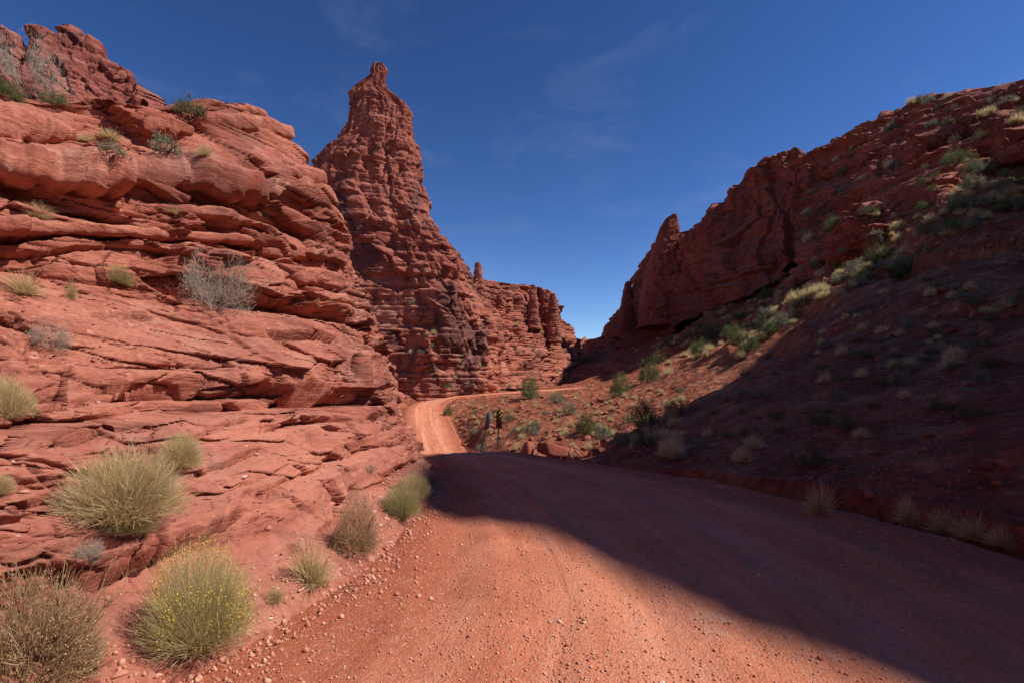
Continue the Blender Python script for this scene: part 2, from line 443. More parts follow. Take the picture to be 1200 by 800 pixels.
def road_query(X, Y):
    """nearest road point: signed lateral offset / half width, road height"""
    shp = X.shape; q = np.stack([X.ravel(), Y.ravel()], -1).astype(np.float32)
    best = np.full(len(q), 1e9, np.float32); idx = np.zeros(len(q), np.int64)
    for i in range(0, len(RC), 2):
        d = (q[:, 0] - RC[i, 0]) ** 2 + (q[:, 1] - RC[i, 1]) ** 2
        mkk = d < best; best[mkk] = d[mkk]; idx[mkk] = i
    return np.sqrt(best).reshape(shp), RC[idx, 2].reshape(shp), RC[idx, 3].reshape(shp)

# ------------------------------------------------------------------ ground and right-hand hill: one height sheet
CTRL = []   # (u = x/depth, ln depth, elevation ratio)
def ctl(u, v, D): CTRL.append(((u - 600) / F, math.log(D), (HOR - v) / F))
def ctlw(x, y, z): CTRL.append((x / y, math.log(y), (z - EYE) / y))
for a in [(1200, 560, 6.6), (1200, 480, 9.5), (1200, 400, 14), (1200, 300, 27), (1200, 200, 46), (1200, 94, 63), (1200, 140, 78),
          (1000, 545, 9.5), (1000, 455, 16), (1000, 380, 28), (1000, 305, 46), (1000, 250, 66), (1000, 153, 82), (1000, 200, 105),
          (1100, 500, 10), (1100, 430, 16), (1100, 340, 27), (1100, 250, 43), (1100, 180, 58), (1100, 112, 72), (1100, 160, 90),
          (850, 525, 13), (850, 455, 26), (850, 402, 50), (850, 358, 88), (850, 345, 100), (900, 430, 30), (900, 375, 50), (900, 338, 80), (900, 320, 95), (950, 305, 75), (950, 290, 90),
          (750, 512, 22), (750, 472, 38), (750, 432, 70), (700, 436, 95), (730, 415, 110), (760, 408, 112), (800, 388, 100), (690, 430, 130), (720, 400, 135),
          (680, 502, 33), (650, 482, 45), (620, 500, 36), (625, 549, 24.5), (660, 554, 23), (695, 556, 19), (640, 531, 27.5), (690, 532, 25.5), (730, 520, 25), (655, 513, 31), (620, 470, 60), (600, 527, 29), (570, 500, 45), (570, 480, 54), (545, 471, 66), (600, 459, 84),
          (650, 455, 92), (690, 452, 100), (660, 460, 75), (700, 470, 55),
          (1300, 560, 6.2), (1350, 420, 11), (1400, 330, 18), (1400, 200, 36), (1400, 60, 52), (1400, 120, 70), (1500, 520, 5.6), (1550, 300, 16), (1550, 120, 34),
          (960, 230, 100), (900, 290, 115), (850, 320, 130), (780, 380, 145)]: ctl(*a)
for a in [(-14, 40, -3.2), (-13, 52, -2.4), (-15, 62, -1.0), (-15, 70, 0.5), (-30, 60, 2), (-9, 30, -2.3), (-7, 22, -1.2), (-30, 40, 0), (-4, 3, 0.3), (-8, 8, 0.5), (-1.2, 1.0, 0.0),
          (6.2, 5, 0.18), (7.5, 4, 0.5), (9.5, 4, 1.2), (6, 2, 0.1), (9, 2, 0.9), (1.2, 1.0, 0.0), (-20, 100, 5), (0, 110, 6), (12, 120, 6), (5, 140, 8), (20, 150, 9)]: ctlw(*a)
for i in range(30, len(RC), 14):
    x, y, z, hw = RC[i]
    if y > 1:
        for o in (-0.9, 0.9):
            ctlw(x + o * hw, y, z)
CT = np.array(CTRL)
def tps_fit(c, lam=2e-3):
    q = c[:, :2]; r2 = ((q[:, None] - q[None]) ** 2).sum(-1)
    K = np.where(r2 > 0, 0.5 * r2 * np.log(np.maximum(r2, 1e-12)), 0) + lam * np.eye(len(c))
    Pm = np.column_stack([np.ones(len(c)), q])
    A = np.block([[K, Pm], [Pm.T, np.zeros((3, 3))]])
    return np.linalg.solve(A, np.concatenate([c[:, 2], np.zeros(3)])), q
def tps_eval(w, q, U, V):
    out = w[-3] + w[-2] * U + w[-1] * V
    for i in range(len(q)):
        r2 = (U - q[i, 0]) ** 2 + (V - q[i, 1]) ** 2
        out += w[i] * 0.5 * r2 * np.log(np.maximum(r2, 1e-12))
    return out
TW, TQ = tps_fit(CT)

def base_height(U, LD):
    D = np.exp(LD); X = U * D
    z = EYE + tps_eval(TW, TQ, U.copy(), LD.copy()) * D
    d, rz, hw = road_query(X, D)
    k = sstep(0.95, 1.75, d / hw + 0.10 * fbm(X * 0.5, D * 0.5, 2.0, 3))
    return rz * (1 - k) + z * k, k, d / hw

NC, NR = 500, 580
LD = np.linspace(math.log(1.05), math.log(150.0), NR)[:, None] * np.ones((1, NC))
UU = np.linspace(-1.15, 1.75, NC)[None, :] * np.ones((NR, 1))
Dg = np.exp(LD); Xg = UU * Dg
Zg, Kg, rel = base_height(UU, LD)
# beds cropping out on the hillside, gullies and lumps, growing with distance from the road
hill = sstep(2.0, 9.0, Zg) * sstep(0.18, 0.5, UU)
size = np.clip(Dg / 40.0, 0.15, 1.4)
lump = fbm(Xg * 0.16, Dg * 0.16, 1.0, 5, 0.55)
Zg = Zg + Kg * (0.55 * size * lump + 0.16 * np.clip(Dg / 15, 0.25, 1.5) * fbm(Xg * 0.9, Dg * 0.9, 4.0, 4, 0.55))
gul = np.abs(fbm(Xg * 0.05 + 9, Dg * 0.05, 7.0, 4))
Zg = Zg - hill * 2.2 * np.clip(0.25 - gul, 0, 0.25) / 0.25
for q, (ha, hb, pr, am) in enumerate([(2.4, 5.2, 0.3, 0.95), (0.7, 1.6, 0.55, 0.85)]):
    tab = layer_table(40 + q, ha, hb)
    zw = Zg + 0.5 * fbm(Xg * 0.06, Dg * 0.06, 3.0 + q, 3)
    k, f, h, c = in_layers(zw, tab)
    pres = sstep(-0.15, 0.45, vnoise(Xg * 0.07 + 3 * q, Dg * 0.07, k * 2.3) + 0.35 * vnoise(Xg * 0.4, Dg * 0.4, k * 1.3)) * sstep(1.0, 6.0, Zg) * Kg
    fs = np.where(f < pr, f / pr * 0.12, np.where(f < pr + 0.22, 0.12 + (f - pr) / 0.22 * 0.80, 0.92 + (f - pr - 0.22) / (0.78 - pr) * 0.08))
    Zg = Zg + pres * am * (fs - f) * h + pres * 0.16 * h * fbm(Xg * 0.9 / h, Dg * 0.9 / h, k * 1.7, 3) * (f > pr)
# rubble relief
Zg += Kg * 0.05 * np.clip(Dg / 12, 0.4, 3.5) * np.abs(fbm(Xg * 2.6 / np.clip(Dg / 15, 1, 4), Dg * 2.6 / np.clip(Dg / 15, 1, 4), 0.0, 3, 0.6))
# the eroded bank beside the road on the right
bank = sstep(1.03, 1.12, rel + 0.05 * fbm(Xg * 0.8, Dg * 0.8, 9, 3)) * sstep(0.1, 0.25, UU) * (Dg < 24) * 0.32 * (0.4 + 0.6 * sstep(-0.3, 0.4, vnoise(Xg * 0.3, Dg * 0.3, 2)))
Zg += bank
Zg -= (1 - Kg) * 0.10
PG = np.stack([Xg, Dg, Zg], -1)
ground = sheet("ground", PG, M_SOIL, smooth=False, flip=True, kind="structure", label="red rubbly canyon floor and shaded hillside dotted with dry brush", cat="ground")

# wide plain under everything, out to the horizon
a = np.linspace(0, 2 * math.pi, 65)[:-1]
R = np.array([0.5, 12, 40, 160, 600, 2500, 5000])
PP = np.stack([np.outer(R, np.cos(a)), np.outer(R, np.sin(a)), np.repeat((-7.0 - R * 0.0005)[:, None], 64, 1)], -1)
sheet("terrain", PP, M_SOIL, wrap=True, kind="structure", label="flat red desert floor reaching out past the canyon", cat="terrain", flip=False)
# low ground behind the camera, joined to the road level
xs, ys = np.linspace(-14, 40, 60), np.linspace(-40, 1.2, 50)
XX, YY = np.meshgrid(xs, ys)
ZZ = -0.12 + 0.05 * fbm(XX * .4, YY * .4, 1, 3) + 0.16 * np.clip(XX - 6.5, 0, None)
sheet("gravel_flat", np.stack([XX, YY, ZZ], -1), M_SOIL, kind="structure", label="open red flat where the road comes out of the canyon", cat="ground")

# ------------------------------------------------------------------ road sheet
def make_road():
    na, nl = 600, 130
    # sample more densely near the camera
    yk = np.concatenate([np.linspace(0, 1, na)])
    y0 = np.exp(np.linspace(math.log(1.0), math.log(95.0), na)) - 1.0
    s0 = RS[0]; stot = RS[-1]
    cam_s = np.interp(1.0, RC[:, 1], RS)
    sA = np.concatenate([np.linspace(0.5, cam_s, 24, endpoint=False), np.clip(cam_s + y0, 0, stot - 0.1)])
    c = np.stack([np.interp(sA, RS, RC[:, i]) for i in range(4)], -1)
    tg = np.gradient(c[:, :2], axis=0); tg /= np.linalg.norm(tg, axis=1, keepdims=True) + 1e-9
    nr = np.stack([tg[:, 1], -tg[:, 0]], -1)          # to the right
    r = np.linspace(-1.16, 1.16, nl)[None, :]
    wob = 1 + 0.07 * fbm(sA * 0.6, sA * 0 + 3.0, 0, 3)[:, None]
    lat = r * c[:, 3:4] * wob
    X = c[:, :1] + nr[:, :1] * lat; Y = c[:, 1:2] + nr[:, 1:2] * lat
    L = sA[:, None] * np.ones_like(lat)
    Z = c[:, 2:3] + 0.05 * (1 - r ** 2) - 0.04
    # wheel ruts, washboard, clods
    Z = Z + 0.030 * fbm(lat * 1.7, L * 0.07, 3, 3) + 0.012 * fbm(lat * 7, L * 0.35, 5, 3) + 0.010 * fbm(X * 5, Y * 5, 1, 4, 0.6)
    lw = lat + 0.5 * fbm(L * 0.22, L * 0 + 4.0, 0, 2)
    for c_ in (-2.3, -0.75, 0.75, 2.2): Z -= 0.028 * np.exp(-((lw - c_) / 0.22) ** 2) - 0.012 * np.exp(-((np.abs(lw - c_) - 0.36) / 0.12) ** 2)
    Z += 0.05 * sstep(0.72, 0.92, np.abs(r)) * (0.5 + 0.5 * fbm(X * 2.2, Y * 2.2, 8, 4)) + 0.025 * sstep(0.6, 0.85, np.abs(r)) * np.abs(fbm(X * 9, Y * 9, 2, 3))
    Z -= 0.35 * sstep(0.97, 1.16, np.abs(r))
    # tyre tread marks pressed into the dust in the shaded half
    P = np.stack([X, Y, Z], -1)
    o = sheet("road", P, M_ROAD, smooth=True, kind="structure", label="red dirt road with wheel ruts running into the canyon", cat="road", flip=True)
    attr(o.data, "across", lat); attr(o.data, "along", L); attr(o.data, "rel", r * np.ones_like(lat))
    return o
road = make_road()

# ------------------------------------------------------------------ the near cliff on the left
SEC = {
 -6: [(-2.5, 0), (-3.2, .5), (-4, 1.0), (-5.5, 1.6), (-7.5, 2.2), (-9.5, 2.9), (-11, 3.5), (-11.8, 4.3), (-12.4, 5.0), (-13.5, 5.5), (-14.5, 6.2), (-15.5, 6.5), (-22, 6.4)],
 2: [(-2.35, 0), (-3.1, .6), (-3.6, 1.05), (-5, 1.6), (-7, 2.2), (-9, 2.9), (-10.2, 3.4), (-10.9, 4.2), (-11.4, 4.9), (-12.2, 5.3), (-13, 6.1), (-14, 6.4), (-20, 6.2)],
 4: [(-1.6, 0), (-2.2, .55), (-3, 1.05), (-4, 1.45), (-5.5, 2.0), (-7, 2.6), (-8.6, 3.2), (-9.2, 4.0), (-9.6, 4.9), (-10.3, 5.3), (-10.9, 6.2), (-12, 6.5), (-18, 6.3)],
 6: [(-1.4, 0), (-2.2, .7), (-3.2, 1.35), (-4.5, 1.95), (-5.6, 2.5), (-6.8, 3.0), (-7.5, 3.4), (-7.85, 4.2), (-8.1, 4.9), (-8.8, 5.3), (-9.4, 6.1), (-10.4, 6.5), (-17, 6.4)],
 8: [(-1.4, 0), (-2.1, .8), (-3.2, 1.7), (-4.4, 2.4), (-5.6, 2.95), (-6.3, 3.3), (-6.7, 4.1), (-6.95, 4.9), (-7.4, 5.3), (-8.3, 5.6), (-8.6, 6.3), (-9.5, 6.6), (-15, 6.5)],
 10: [(-1.55, -.15), (-2.05, .6), (-2.85, 1.6), (-3.75, 2.5), (-4.75, 3.3), (-5.35, 3.8), (-5.7, 4.7), (-5.95, 5.5), (-6.45, 6.0), (-7.35, 6.35), (-7.65, 7.0), (-8.45, 7.15), (-14.15, 7.1)],
 12: [(-2, -.35), (-2.4, .5), (-3, 1.6), (-3.6, 2.7), (-4.4, 3.8), (-4.85, 4.7), (-5.15, 5.6), (-5.45, 6.5), (-5.8, 7.1), (-6.3, 7.6), (-6.6, 8.05), (-7.4, 8.2), (-14.4, 7.8)],
 14: [(-2.55, -.6), (-2.8, .4), (-3.3, 1.8), (-3.8, 3.2), (-4.3, 4.6), (-4.6, 5.6), (-4.9, 6.5), (-5.3, 7.4), (-5.8, 8.1), (-6.3, 8.45), (-6.7, 8.75), (-7.6, 8.8), (-14.6, 8.4)],
 16: [(-3.25, -.9), (-3.5, .5), (-3.85, 1.9), (-4.35, 3.3), (-4.75, 4.7), (-5.15, 5.7), (-5.55, 6.6), (-6.05, 7.5), (-6.55, 8.2), (-6.95, 8.6), (-7.45, 8.9), (-8.35, 9.0), (-14.75, 8.6)],
 18.5: [(-4.9, -1.2), (-5.1, .4), (-5.4, 1.9), (-5.8, 3.3), (-6.2, 4.7), (-6.6, 5.7), (-7, 6.6), (-7.5, 7.4), (-7.9, 8.0), (-8.3, 8.4), (-8.8, 8.7), (-9.7, 8.9), (-14.7, 9.6)],
 20.5: [(-9, -1.2), (-9.1, .4), (-9.3, 1.9), (-9.5, 3.3), (-9.7, 4.7), (-9.9, 5.7), (-10.1, 6.6), (-10.3, 7.4), (-10.5, 8.0), (-10.7, 8.4), (-11, 8.7), (-11.5, 8.9), (-14, 9.6)]}
def smooth_interp(xk, Yk, x):
    """monotone-ish cubic (Catmull-Rom on uneven knots) along axis 0"""
    xk = np.asarray(xk, float); m = np.gradient(Yk, xk, axis=0)
    i = np.clip(np.searchsorted(xk, x) - 1, 0, len(xk) - 2)
    h = (xk[i + 1] - xk[i]); t = (x - xk[i]) / h
    sh = (len(x),) + (1,) * (Yk.ndim - 1); t = t.reshape(sh); h = h.reshape(sh)
    return (2 * t**3 - 3 * t**2 + 1) * Yk[i] + (t**3 - 2 * t**2 + t) * h * m[i] + (-2 * t**3 + 3 * t**2) * Yk[i + 1] + (t**3 - t**2) * h * m[i + 1]

GAPS = [
 ([(88, 689), (101, 684), (150, 664), (199, 641), (207, 634), (240, 620), (278, 602), (290, 598)], 12, 0.30, 0.07),
 ([(296, 584), (320, 575), (346, 565)], 6, 0.18, 0.05),
 ([(105, 461), (142, 452), (189, 457), (215, 452), (248, 443)], 5, 0.16, 0.04),
 ([(308, 391), (340, 390), (371, 389), (402, 403)], 8, 0.40, 0.08),
 ([(-30, 276), (0, 277), (84, 268), (145, 273), (236, 276), (315, 290)], 7, 0.45, 0.10),
 ([(-30, 300), (40, 296), (90, 290), (150, 291), (210, 297)], 4, 0.25, 0.05),
 ([(100, 367), (140, 369), (185, 371)], 4, 0.14, 0.03),
 ([(325, 459), (350, 452), (372, 450), (395, 455)], 9, 0.45, 0.06),
 ([(380, 430), (390, 424), (402, 426)], 12, 0.45, 0.03),
 ([(298, 466), (320, 460), (336, 458)], 6, 0.25, 0.04),
 ([(40, 482), (75, 475), (110, 468)], 4, 0.12, 0.03),
 ([(60, 524), (110, 508), (165, 492), (225, 478)], 4, 0.14, 0.04),
 ([(150, 536), (200, 520), (250, 500), (300, 486)], 4, 0.12, 0.03),
 ([(215, 560), (260, 543), (310, 520)], 4, 0.12, 0.03),
 ([(330, 655), (360, 632), (395, 606)], 4, 0.12, 0.03),
 ([(440, 452), (456, 448), (466, 452)], 9, 0.5, 0.04),
 ([(425, 490), (440, 484), (452, 486)], 8, 0.4, 0.04),
 ([(345, 328), (375, 333), (405, 345)], 6, 0.3, 0.06),
 ([(0, 600), (40, 586), (80, 566)], 4, 0.1, 0.03)]
def make_near_cliff():
    ys = sorted(SEC)
    sec = []
    for y in ys:
        b = SEC[y]; x0, z0 = b[0]
        sec.append([(x0 + 0.75, z0 - 0.75)] + [(x0 + 0.12, z0 - 0.05)] + list(b[1:]) + [(b[-1][0] - 14, b[-1][1] - 1.5)])
    sec = np.array(sec)                                     # station, knot, (x,z)
    nk = sec.shape[1]
    ny, nt_ = 600, 570
    # stations: screen-even along the wall
    yv = np.concatenate([np.linspace(-6, 1.2, 24, endpoint=False), 1.2 * (20.5 / 1.2) ** np.linspace(0, 1, ny - 24)])
    ff = np.linspace(0, 1, 400)
    S1 = smooth_interp(ys, sec, yv)                         # ny, nk, 2
    tk = np.array([0, .03, .10, .20, .30, .40, .47, .56, .66, .73, .80, .88, .93, .975, 1.0]); assert len(tk) == nk, nk
    tt = np.linspace(0, 1, nt_)
    S2 = np.moveaxis(smooth_interp(tk, np.moveaxis(S1, 1, 0), tt), 0, 1)   # ny, nt, 2
    P = np.stack([S2[..., 0], np.repeat(yv[:, None], nt_, 1), S2[..., 1]], -1)
    # nose: lean the stations so the face turns the corner
    # horizontal outward normal from the base sheet
    ds = np.gradient(P, axis=0); dt = np.gradient(P, axis=1)
    nn = np.cross(ds, dt); nn /= np.linalg.norm(nn, axis=-1, keepdims=True) + 1e-9
    sgn = np.sign(nn[..., 0].mean()); nn *= sgn
    nh = nn.copy(); nh[..., 2] = 0; L = np.linalg.norm(nh, axis=-1, keepdims=True) + 1e-6
    cot = np.clip(nn[..., 2:3] / L, 0, 3)[..., 0]
    nh /= L
    s = np.repeat(np.cumsum(np.concatenate([[0], np.hypot(np.diff(P[:, nt_ // 2, 0]), np.diff(yv))]))[:, None], nt_, 1)
    X, Y, Z = P[..., 0], P[..., 1], P[..., 2]
    # big lumps, hollows
    P = P + nn * (0.22 * fbm(X * 0.45, Y * 0.45, Z * 0.45, 4)[..., None] * sstep(-0.2, 0.6, Z)[..., None] * np.clip(Y / 6, 0.3, 1)[..., None])
    # where bare rock shows: less on the gentle bench, more on ledges and the nose
    v = HOR - (Z - EYE) / np.maximum(Y, 0.5) * F; u = 600 + X / np.maximum(Y, 0.5) * F
    soil = np.exp(-(((u - 60) / 190) ** 2 + ((v - 400) / 80) ** 2)) * 0.9 + np.exp(-(((u - 60) / 170) ** 2 + ((v - 620) / 70) ** 2)) * 0.6 + np.exp(-(((u - 150) / 100) ** 2 + ((v - 172) / 18) ** 2)) * 0.9
    soil = np.clip(soil + 0.3 * fbm(X * 0.6, Y * 0.6, Z * 0.6, 3), 0, 1)
    soil = np.clip(soil + 0.8 * (1 - sstep(0.0, 0.4, Z - np.interp(Y, sorted(SEC), [SEC[y_][0][1] for y_ in sorted(SEC)]))), 0, 1)
    rock = 1 - 0.85 * soil
    low = (1 - 0.25 * sstep(560, 760, v)) * sstep(0.02, 0.45, Z - Z[:, 20:21] * 0 - np.interp(Y, [y_ for y_ in sorted(SEC)], [SEC[y_][0][1] for y_ in sorted(SEC)]))
    nose = sstep(330, 420, u)
    rock1 = rock * low
    patch = sstep(-0.22, 0.18, fbm(s * 0.30, Z * 0.55, 5.0, 3))             # broken ground between smooth slabs
    patch2 = sstep(-0.10, 0.25, fbm(s * 0.55 + 9, Z * 0.9, 8.0, 3))
    P = strata(P, s, nh, cot, [
        dict(cell=(2.3, 1.1), amp=0.18, tilt=1.5, crack=0.16, cw=0.05, p0=-0.6, mask=rock1, skew=0.25),
        dict(h=(0.6, 1.5), w=2.0, amp=0.26, round=0.03, under=0.40, joint=0.24, jw=0.05, terr=0.60, warp=0.16, wf=0.22, pf=0.22, mask=rock1, dip=0.0, slant=0.9, hole=0.04, hd=0.45),
        dict(cell=(0.95, 0.42), amp=0.11, tilt=1.7, crack=0.13, cw=0.06, p0=-0.5, mask=rock1 * (0.25 + 0.75 * patch), skew=0.2),
        dict(h=(0.16, 0.50), w=0.75, amp=0.42, round=0.05, under=0.50, joint=0.17, jw=0.032, terr=0.42, warp=0.10, wf=0.4, pf=0.4, mask=rock1 * patch, hole=0.07, hd=0.9, slant=1.8),
        dict(cell=(0.33, 0.15), amp=0.042, tilt=1.8, crack=0.05, cw=0.08, p0=-0.45, mask=(0.2 + 0.8 * patch2), skew=0.1),
        dict(h=(0.05, 0.15), w=0.26, amp=0.5, round=0.1, under=0.3, joint=0.03, jw=0.014, terr=0.30, warp=0.07, wf=0.8, pf=0.8, mask=rock * patch2 * (0.55 + 0.45 * nose), slant=1.8),
        dict(cell=(0.11, 0.06), amp=0.013, tilt=1.8, crack=0.014, cw=0.12, p0=-0.3, mask=(0.4 + 0.6 * soil))], seed=1)
    # the open gaps under overhanging lips, traced where they run along the face: (pixel polyline, gap in px, depth m, lip m)
    X, Y, Z = P[..., 0], P[..., 1], P[..., 2]
    v = HOR - (Z - EYE) / np.maximum(Y, 0.5) * F; u = 600 + X / np.maximum(Y, 0.5) * F
    G = np.zeros_like(X)
    for q, (pl, gap, dep, lip) in enumerate(GAPS):
        pl = np.array(pl, float)
        vc = np.interp(u, pl[:, 0], pl[:, 1]) + gap * 0.5 * fbm(u * 0.05, u * 0 + q, 3.3, 4, 0.6)
        e = sstep(0, 18, u - pl[0, 0]) * sstep(0, 18, pl[-1, 0] - u)
        g_ = gap * (0.55 + 0.75 * sstep(-0.4, 0.5, fbm(u * 0.025, u * 0 + 2 * q, 1.1, 3))) * e + 1e-3
        dv = v - vc
        inn = sstep(-0.5, 1.2, dv) * (1 - sstep(g_ * 0.6, g_ * 1.25 + 1.0, dv))
        lipm = (1 - sstep(-1.2, 0.2, dv)) * sstep(-3.2 * gap, -1.0 * gap, dv)
        G += e * (lipm * lip * (0.7 + 0.5 * fbm(u * 0.04, v * 0.04, q, 3)) - inn * dep)
    P = P + nn * G[..., None]
    # chips and lumps of loose stone
    X, Y, Z = P[..., 0], P[..., 1], P[..., 2]
    P = P + nn * (0.035 * fbm(X * 3, Y * 3, Z * 5, 4, 0.6) + 0.012 * np.abs(fbm(X * 11, Y * 11, Z * 14, 3, 0.6)) * (0.6 + soil) + 0.03 * soil * np.abs(fbm(X * 5, Y * 5, Z * 5, 3)))[..., None]
    o = sheet("near_cliff", P, M_NEAR, flip=(sgn > 0) ^ True, kind="structure", label="layered red sandstone cliff and ledges rising from the left road edge", cat="cliff")
    attr(o.data, "soil", soil)
    return o
near_cliff = make_near_cliff()

# ------------------------------------------------------------------ towers: stacked rings from left/right outlines
def tower(name, rows, D, mat, nang=320, nrow=420, depth=0.8, sets=None, seed=0, lumps=0.06, top_back=True, **tags):
    """rows: (pixel row, left px, right px, depth of the front) from the top down"""
    r = np.array([x if len(x) == 4 else x + (D,) for x in rows], float)
    y = np.linspace(r[0, 0], r[-1, 0], nrow)
    l, rr, df = (np.interp(y, r[:, 0], r[:, i]) for i in (1, 2, 3))
    th = math.pi / 2 + np.linspace(0, 2 * math.pi, nang, endpoint=False)
    hw = (rr - l) / 2 / F * df; cx = ((l + rr) / 2 - 600) / F * df; hd = hw * depth + 0.02
    # depth of the axis: front row sits at df
    z = EYE + (HOR - y) / F * df
    c, s_ = np.cos(th), np.sin(th)
    sc, ss = np.sign(c) * np.abs(c) ** 0.8, np.sign(s_) * np.abs(s_) ** 0.8
    X = cx[:, None] + hw[:, None] * sc; Y = (df + hd)[:, None] + hd[:, None] * ss; Z = z[:, None] + 0 * X
    P = np.stack([X, Y, Z], -1)
    nh = np.stack([sc[None] * hd[:, None], ss[None] * hw[:, None], 0 * X], -1); nh /= np.linalg.norm(nh, axis=-1, keepdims=True) + 1e-6
    arc = th[None, :] * (0.5 * (hw + hd))[len(hw) // 2] + 0 * X
    lim = np.clip(np.minimum(hw, hd) / (0.5 * lumps * 60 + 1e-6), 0.05, 1)[:, None]
    P = P + nh * (np.minimum(hw, hd)[:, None] * lumps * 2.5 * fbm(X * 0.22, Y * 0.22, Z * 0.10, 4))[..., None]
    if sets:
        for q in sets: q['mask'] = np.clip(np.minimum(hw, hd)[:, None] / (3.0 * (q['h'][1] if 'h' in q else q['cell'][1])), 0.12, 1) * np.ones_like(X)
        P = strata(P, arc, nh, np.zeros_like(X), sets, seed)
    P[0] = P[0].mean(0)
    return sheet(name, P, mat, wrap=True, flip=False, **tags)

BIGSETS = lambda k=1.0: [
    dict(cell=(3.4 * k, 6.5 * k), amp=0.95 * k, tilt=1.3, crack=0.5 * k, cw=0.09, p0=-0.9, skew=0.08),
    dict(cell=(1.8 * k, 2.0 * k), amp=0.42 * k, tilt=1.4, crack=0.32 * k, cw=0.10, p0=-0.5, skew=-0.1),
    dict(h=(1.8 * k, 5.0 * k), w=4.0 * k, amp=0.13, round=0.08, under=0.10, joint=0.35 * k, jw=0.22 * k, warp=0.9, wf=0.09, pf=0.12, dip=0.0, slant=0.8),
    dict(h=(0.6 * k, 1.9 * k), w=2.2 * k, amp=0.24, round=0.14, under=0.20, joint=0.30 * k, jw=0.12 * k, warp=0.5, wf=0.15, pf=0.22, hole=0.03, hd=0.8, slant=1.2),
    dict(cell=(0.8 * k, 0.5 * k), amp=0.09 * k, tilt=1.4, crack=0.10 * k, cw=0.12, p0=-0.2),
    dict(h=(0.28 * k, 0.8 * k), w=1.2 * k, amp=0.26, round=0.14, under=0.2, joint=0.14 * k, jw=0.06 * k, warp=0.25, wf=0.3, pf=0.35, slant=1.2)]

spire = tower("rock_spire", [(72, 439, 446, 69), (76, 434, 450.5, 69), (81, 433, 451.5, 69), (84, 436, 449, 69), (88, 430, 449, 69), (94, 421, 450, 69), (100, 411, 452, 69), (105, 405, 461, 69), (112, 404, 472, 69), (122, 403, 476, 69), (135, 399, 476, 69),
        (150, 393, 477, 69), (158, 386, 479, 69), (166, 366, 480, 69), (180, 348, 483, 68.5), (205, 338, 487, 68.3), (235, 332, 496, 68), (262, 330, 511, 67.8), (285, 330, 528, 67.6), (310, 328, 548, 67.4), (335, 326, 562, 67.2), (380, 325, 580, 67),
        (430, 318, 585, 66.5), (480, 312, 590, 66.2), (540, 310, 595, 66)], 69, M_TOWER, nang=420, nrow=400, depth=0.75, sets=BIGSETS(1.0), seed=2, lumps=0.07,
        label="tall jagged red rock spire with a small cap stone on top", cat="rock spire")

# ------------------------------------------------------------------ rock walls given by a skyline, foot line and depths
def wall(name, skyline, foot, depth_pts, mat, u0, u1, ncol, nrow, sets, seed, back=14.0, lean=None, lumps=1.0, **tags):
    u = np.linspace(u0, u1, ncol)
    top, bot = interp(u, skyline), interp(u, foot)
    t = np.linspace(0, 1, nrow)[None, :]
    V = bot[:, None] + (top - bot)[:, None] * t
    U = u[:, None] + 0 * V
    dp = np.array(depth_pts, float)
    w, q = tps_fit(np.column_stack([dp[:, 0] / 100, dp[:, 1] / 100, dp[:, 2]]), 1e-2)
    Dp = tps_eval(w, q, U / 100, V / 100)
    P = np.stack([(U - 600) / F * Dp, Dp, EYE + (HOR - V) / F * Dp], -1)
    # roll over the top and down the back
    nb = 14
    tb = np.linspace(0, 1, nb + 1)[1:][None, :, None]
    back_v = np.concatenate([np.zeros_like(P[:, -1:, :1]) + (u[:, None, None] - 600) / F * back * 0.6, np.zeros_like(P[:, -1:, :1]) + back, np.zeros_like(P[:, -1:, :1])], -1)
    Pb = P[:, -1:, :] + back_v * tb + np.array([0, 0, -1.0]) * (back * 0.35) * tb ** 2
    P = np.concatenate([P, Pb], 1)
    ds = np.gradient(P, axis=0); dt = np.gradient(P, axis=1)
    nn = np.cross(ds, dt); nn /= np.linalg.norm(nn, axis=-1, keepdims=True) + 1e-9
    nn *= -np.sign(nn[:, :nrow, 1].mean())
    nh = nn.copy(); nh[..., 2] = 0
    nh[..., 1] -= 0.15
    Ln = np.linalg.norm(nh, axis=-1, keepdims=True) + 1e-6; nh /= Ln
    cot = np.clip(nn[..., 2] / Ln[..., 0], 0, 2.5)
    s = np.repeat(np.cumsum(np.concatenate([[0], np.linalg.norm(np.diff(P[:, nrow // 2, :2], axis=0), axis=1)]))[:, None], P.shape[1], 1)
    X, Y, Z = P[..., 0], P[..., 1], P[..., 2]
    P = P + nh * (lumps * fbm(X * 0.12, Y * 0.12, Z * 0.09, 4, 0.55) + 0.35 * lumps * np.abs(fbm(X * 0.4, Y * 0.4, Z * 0.15, 3)))[..., None]
    P = strata(P, s, nh, cot, sets, seed)
    return sheet(name, P, mat, **tags)

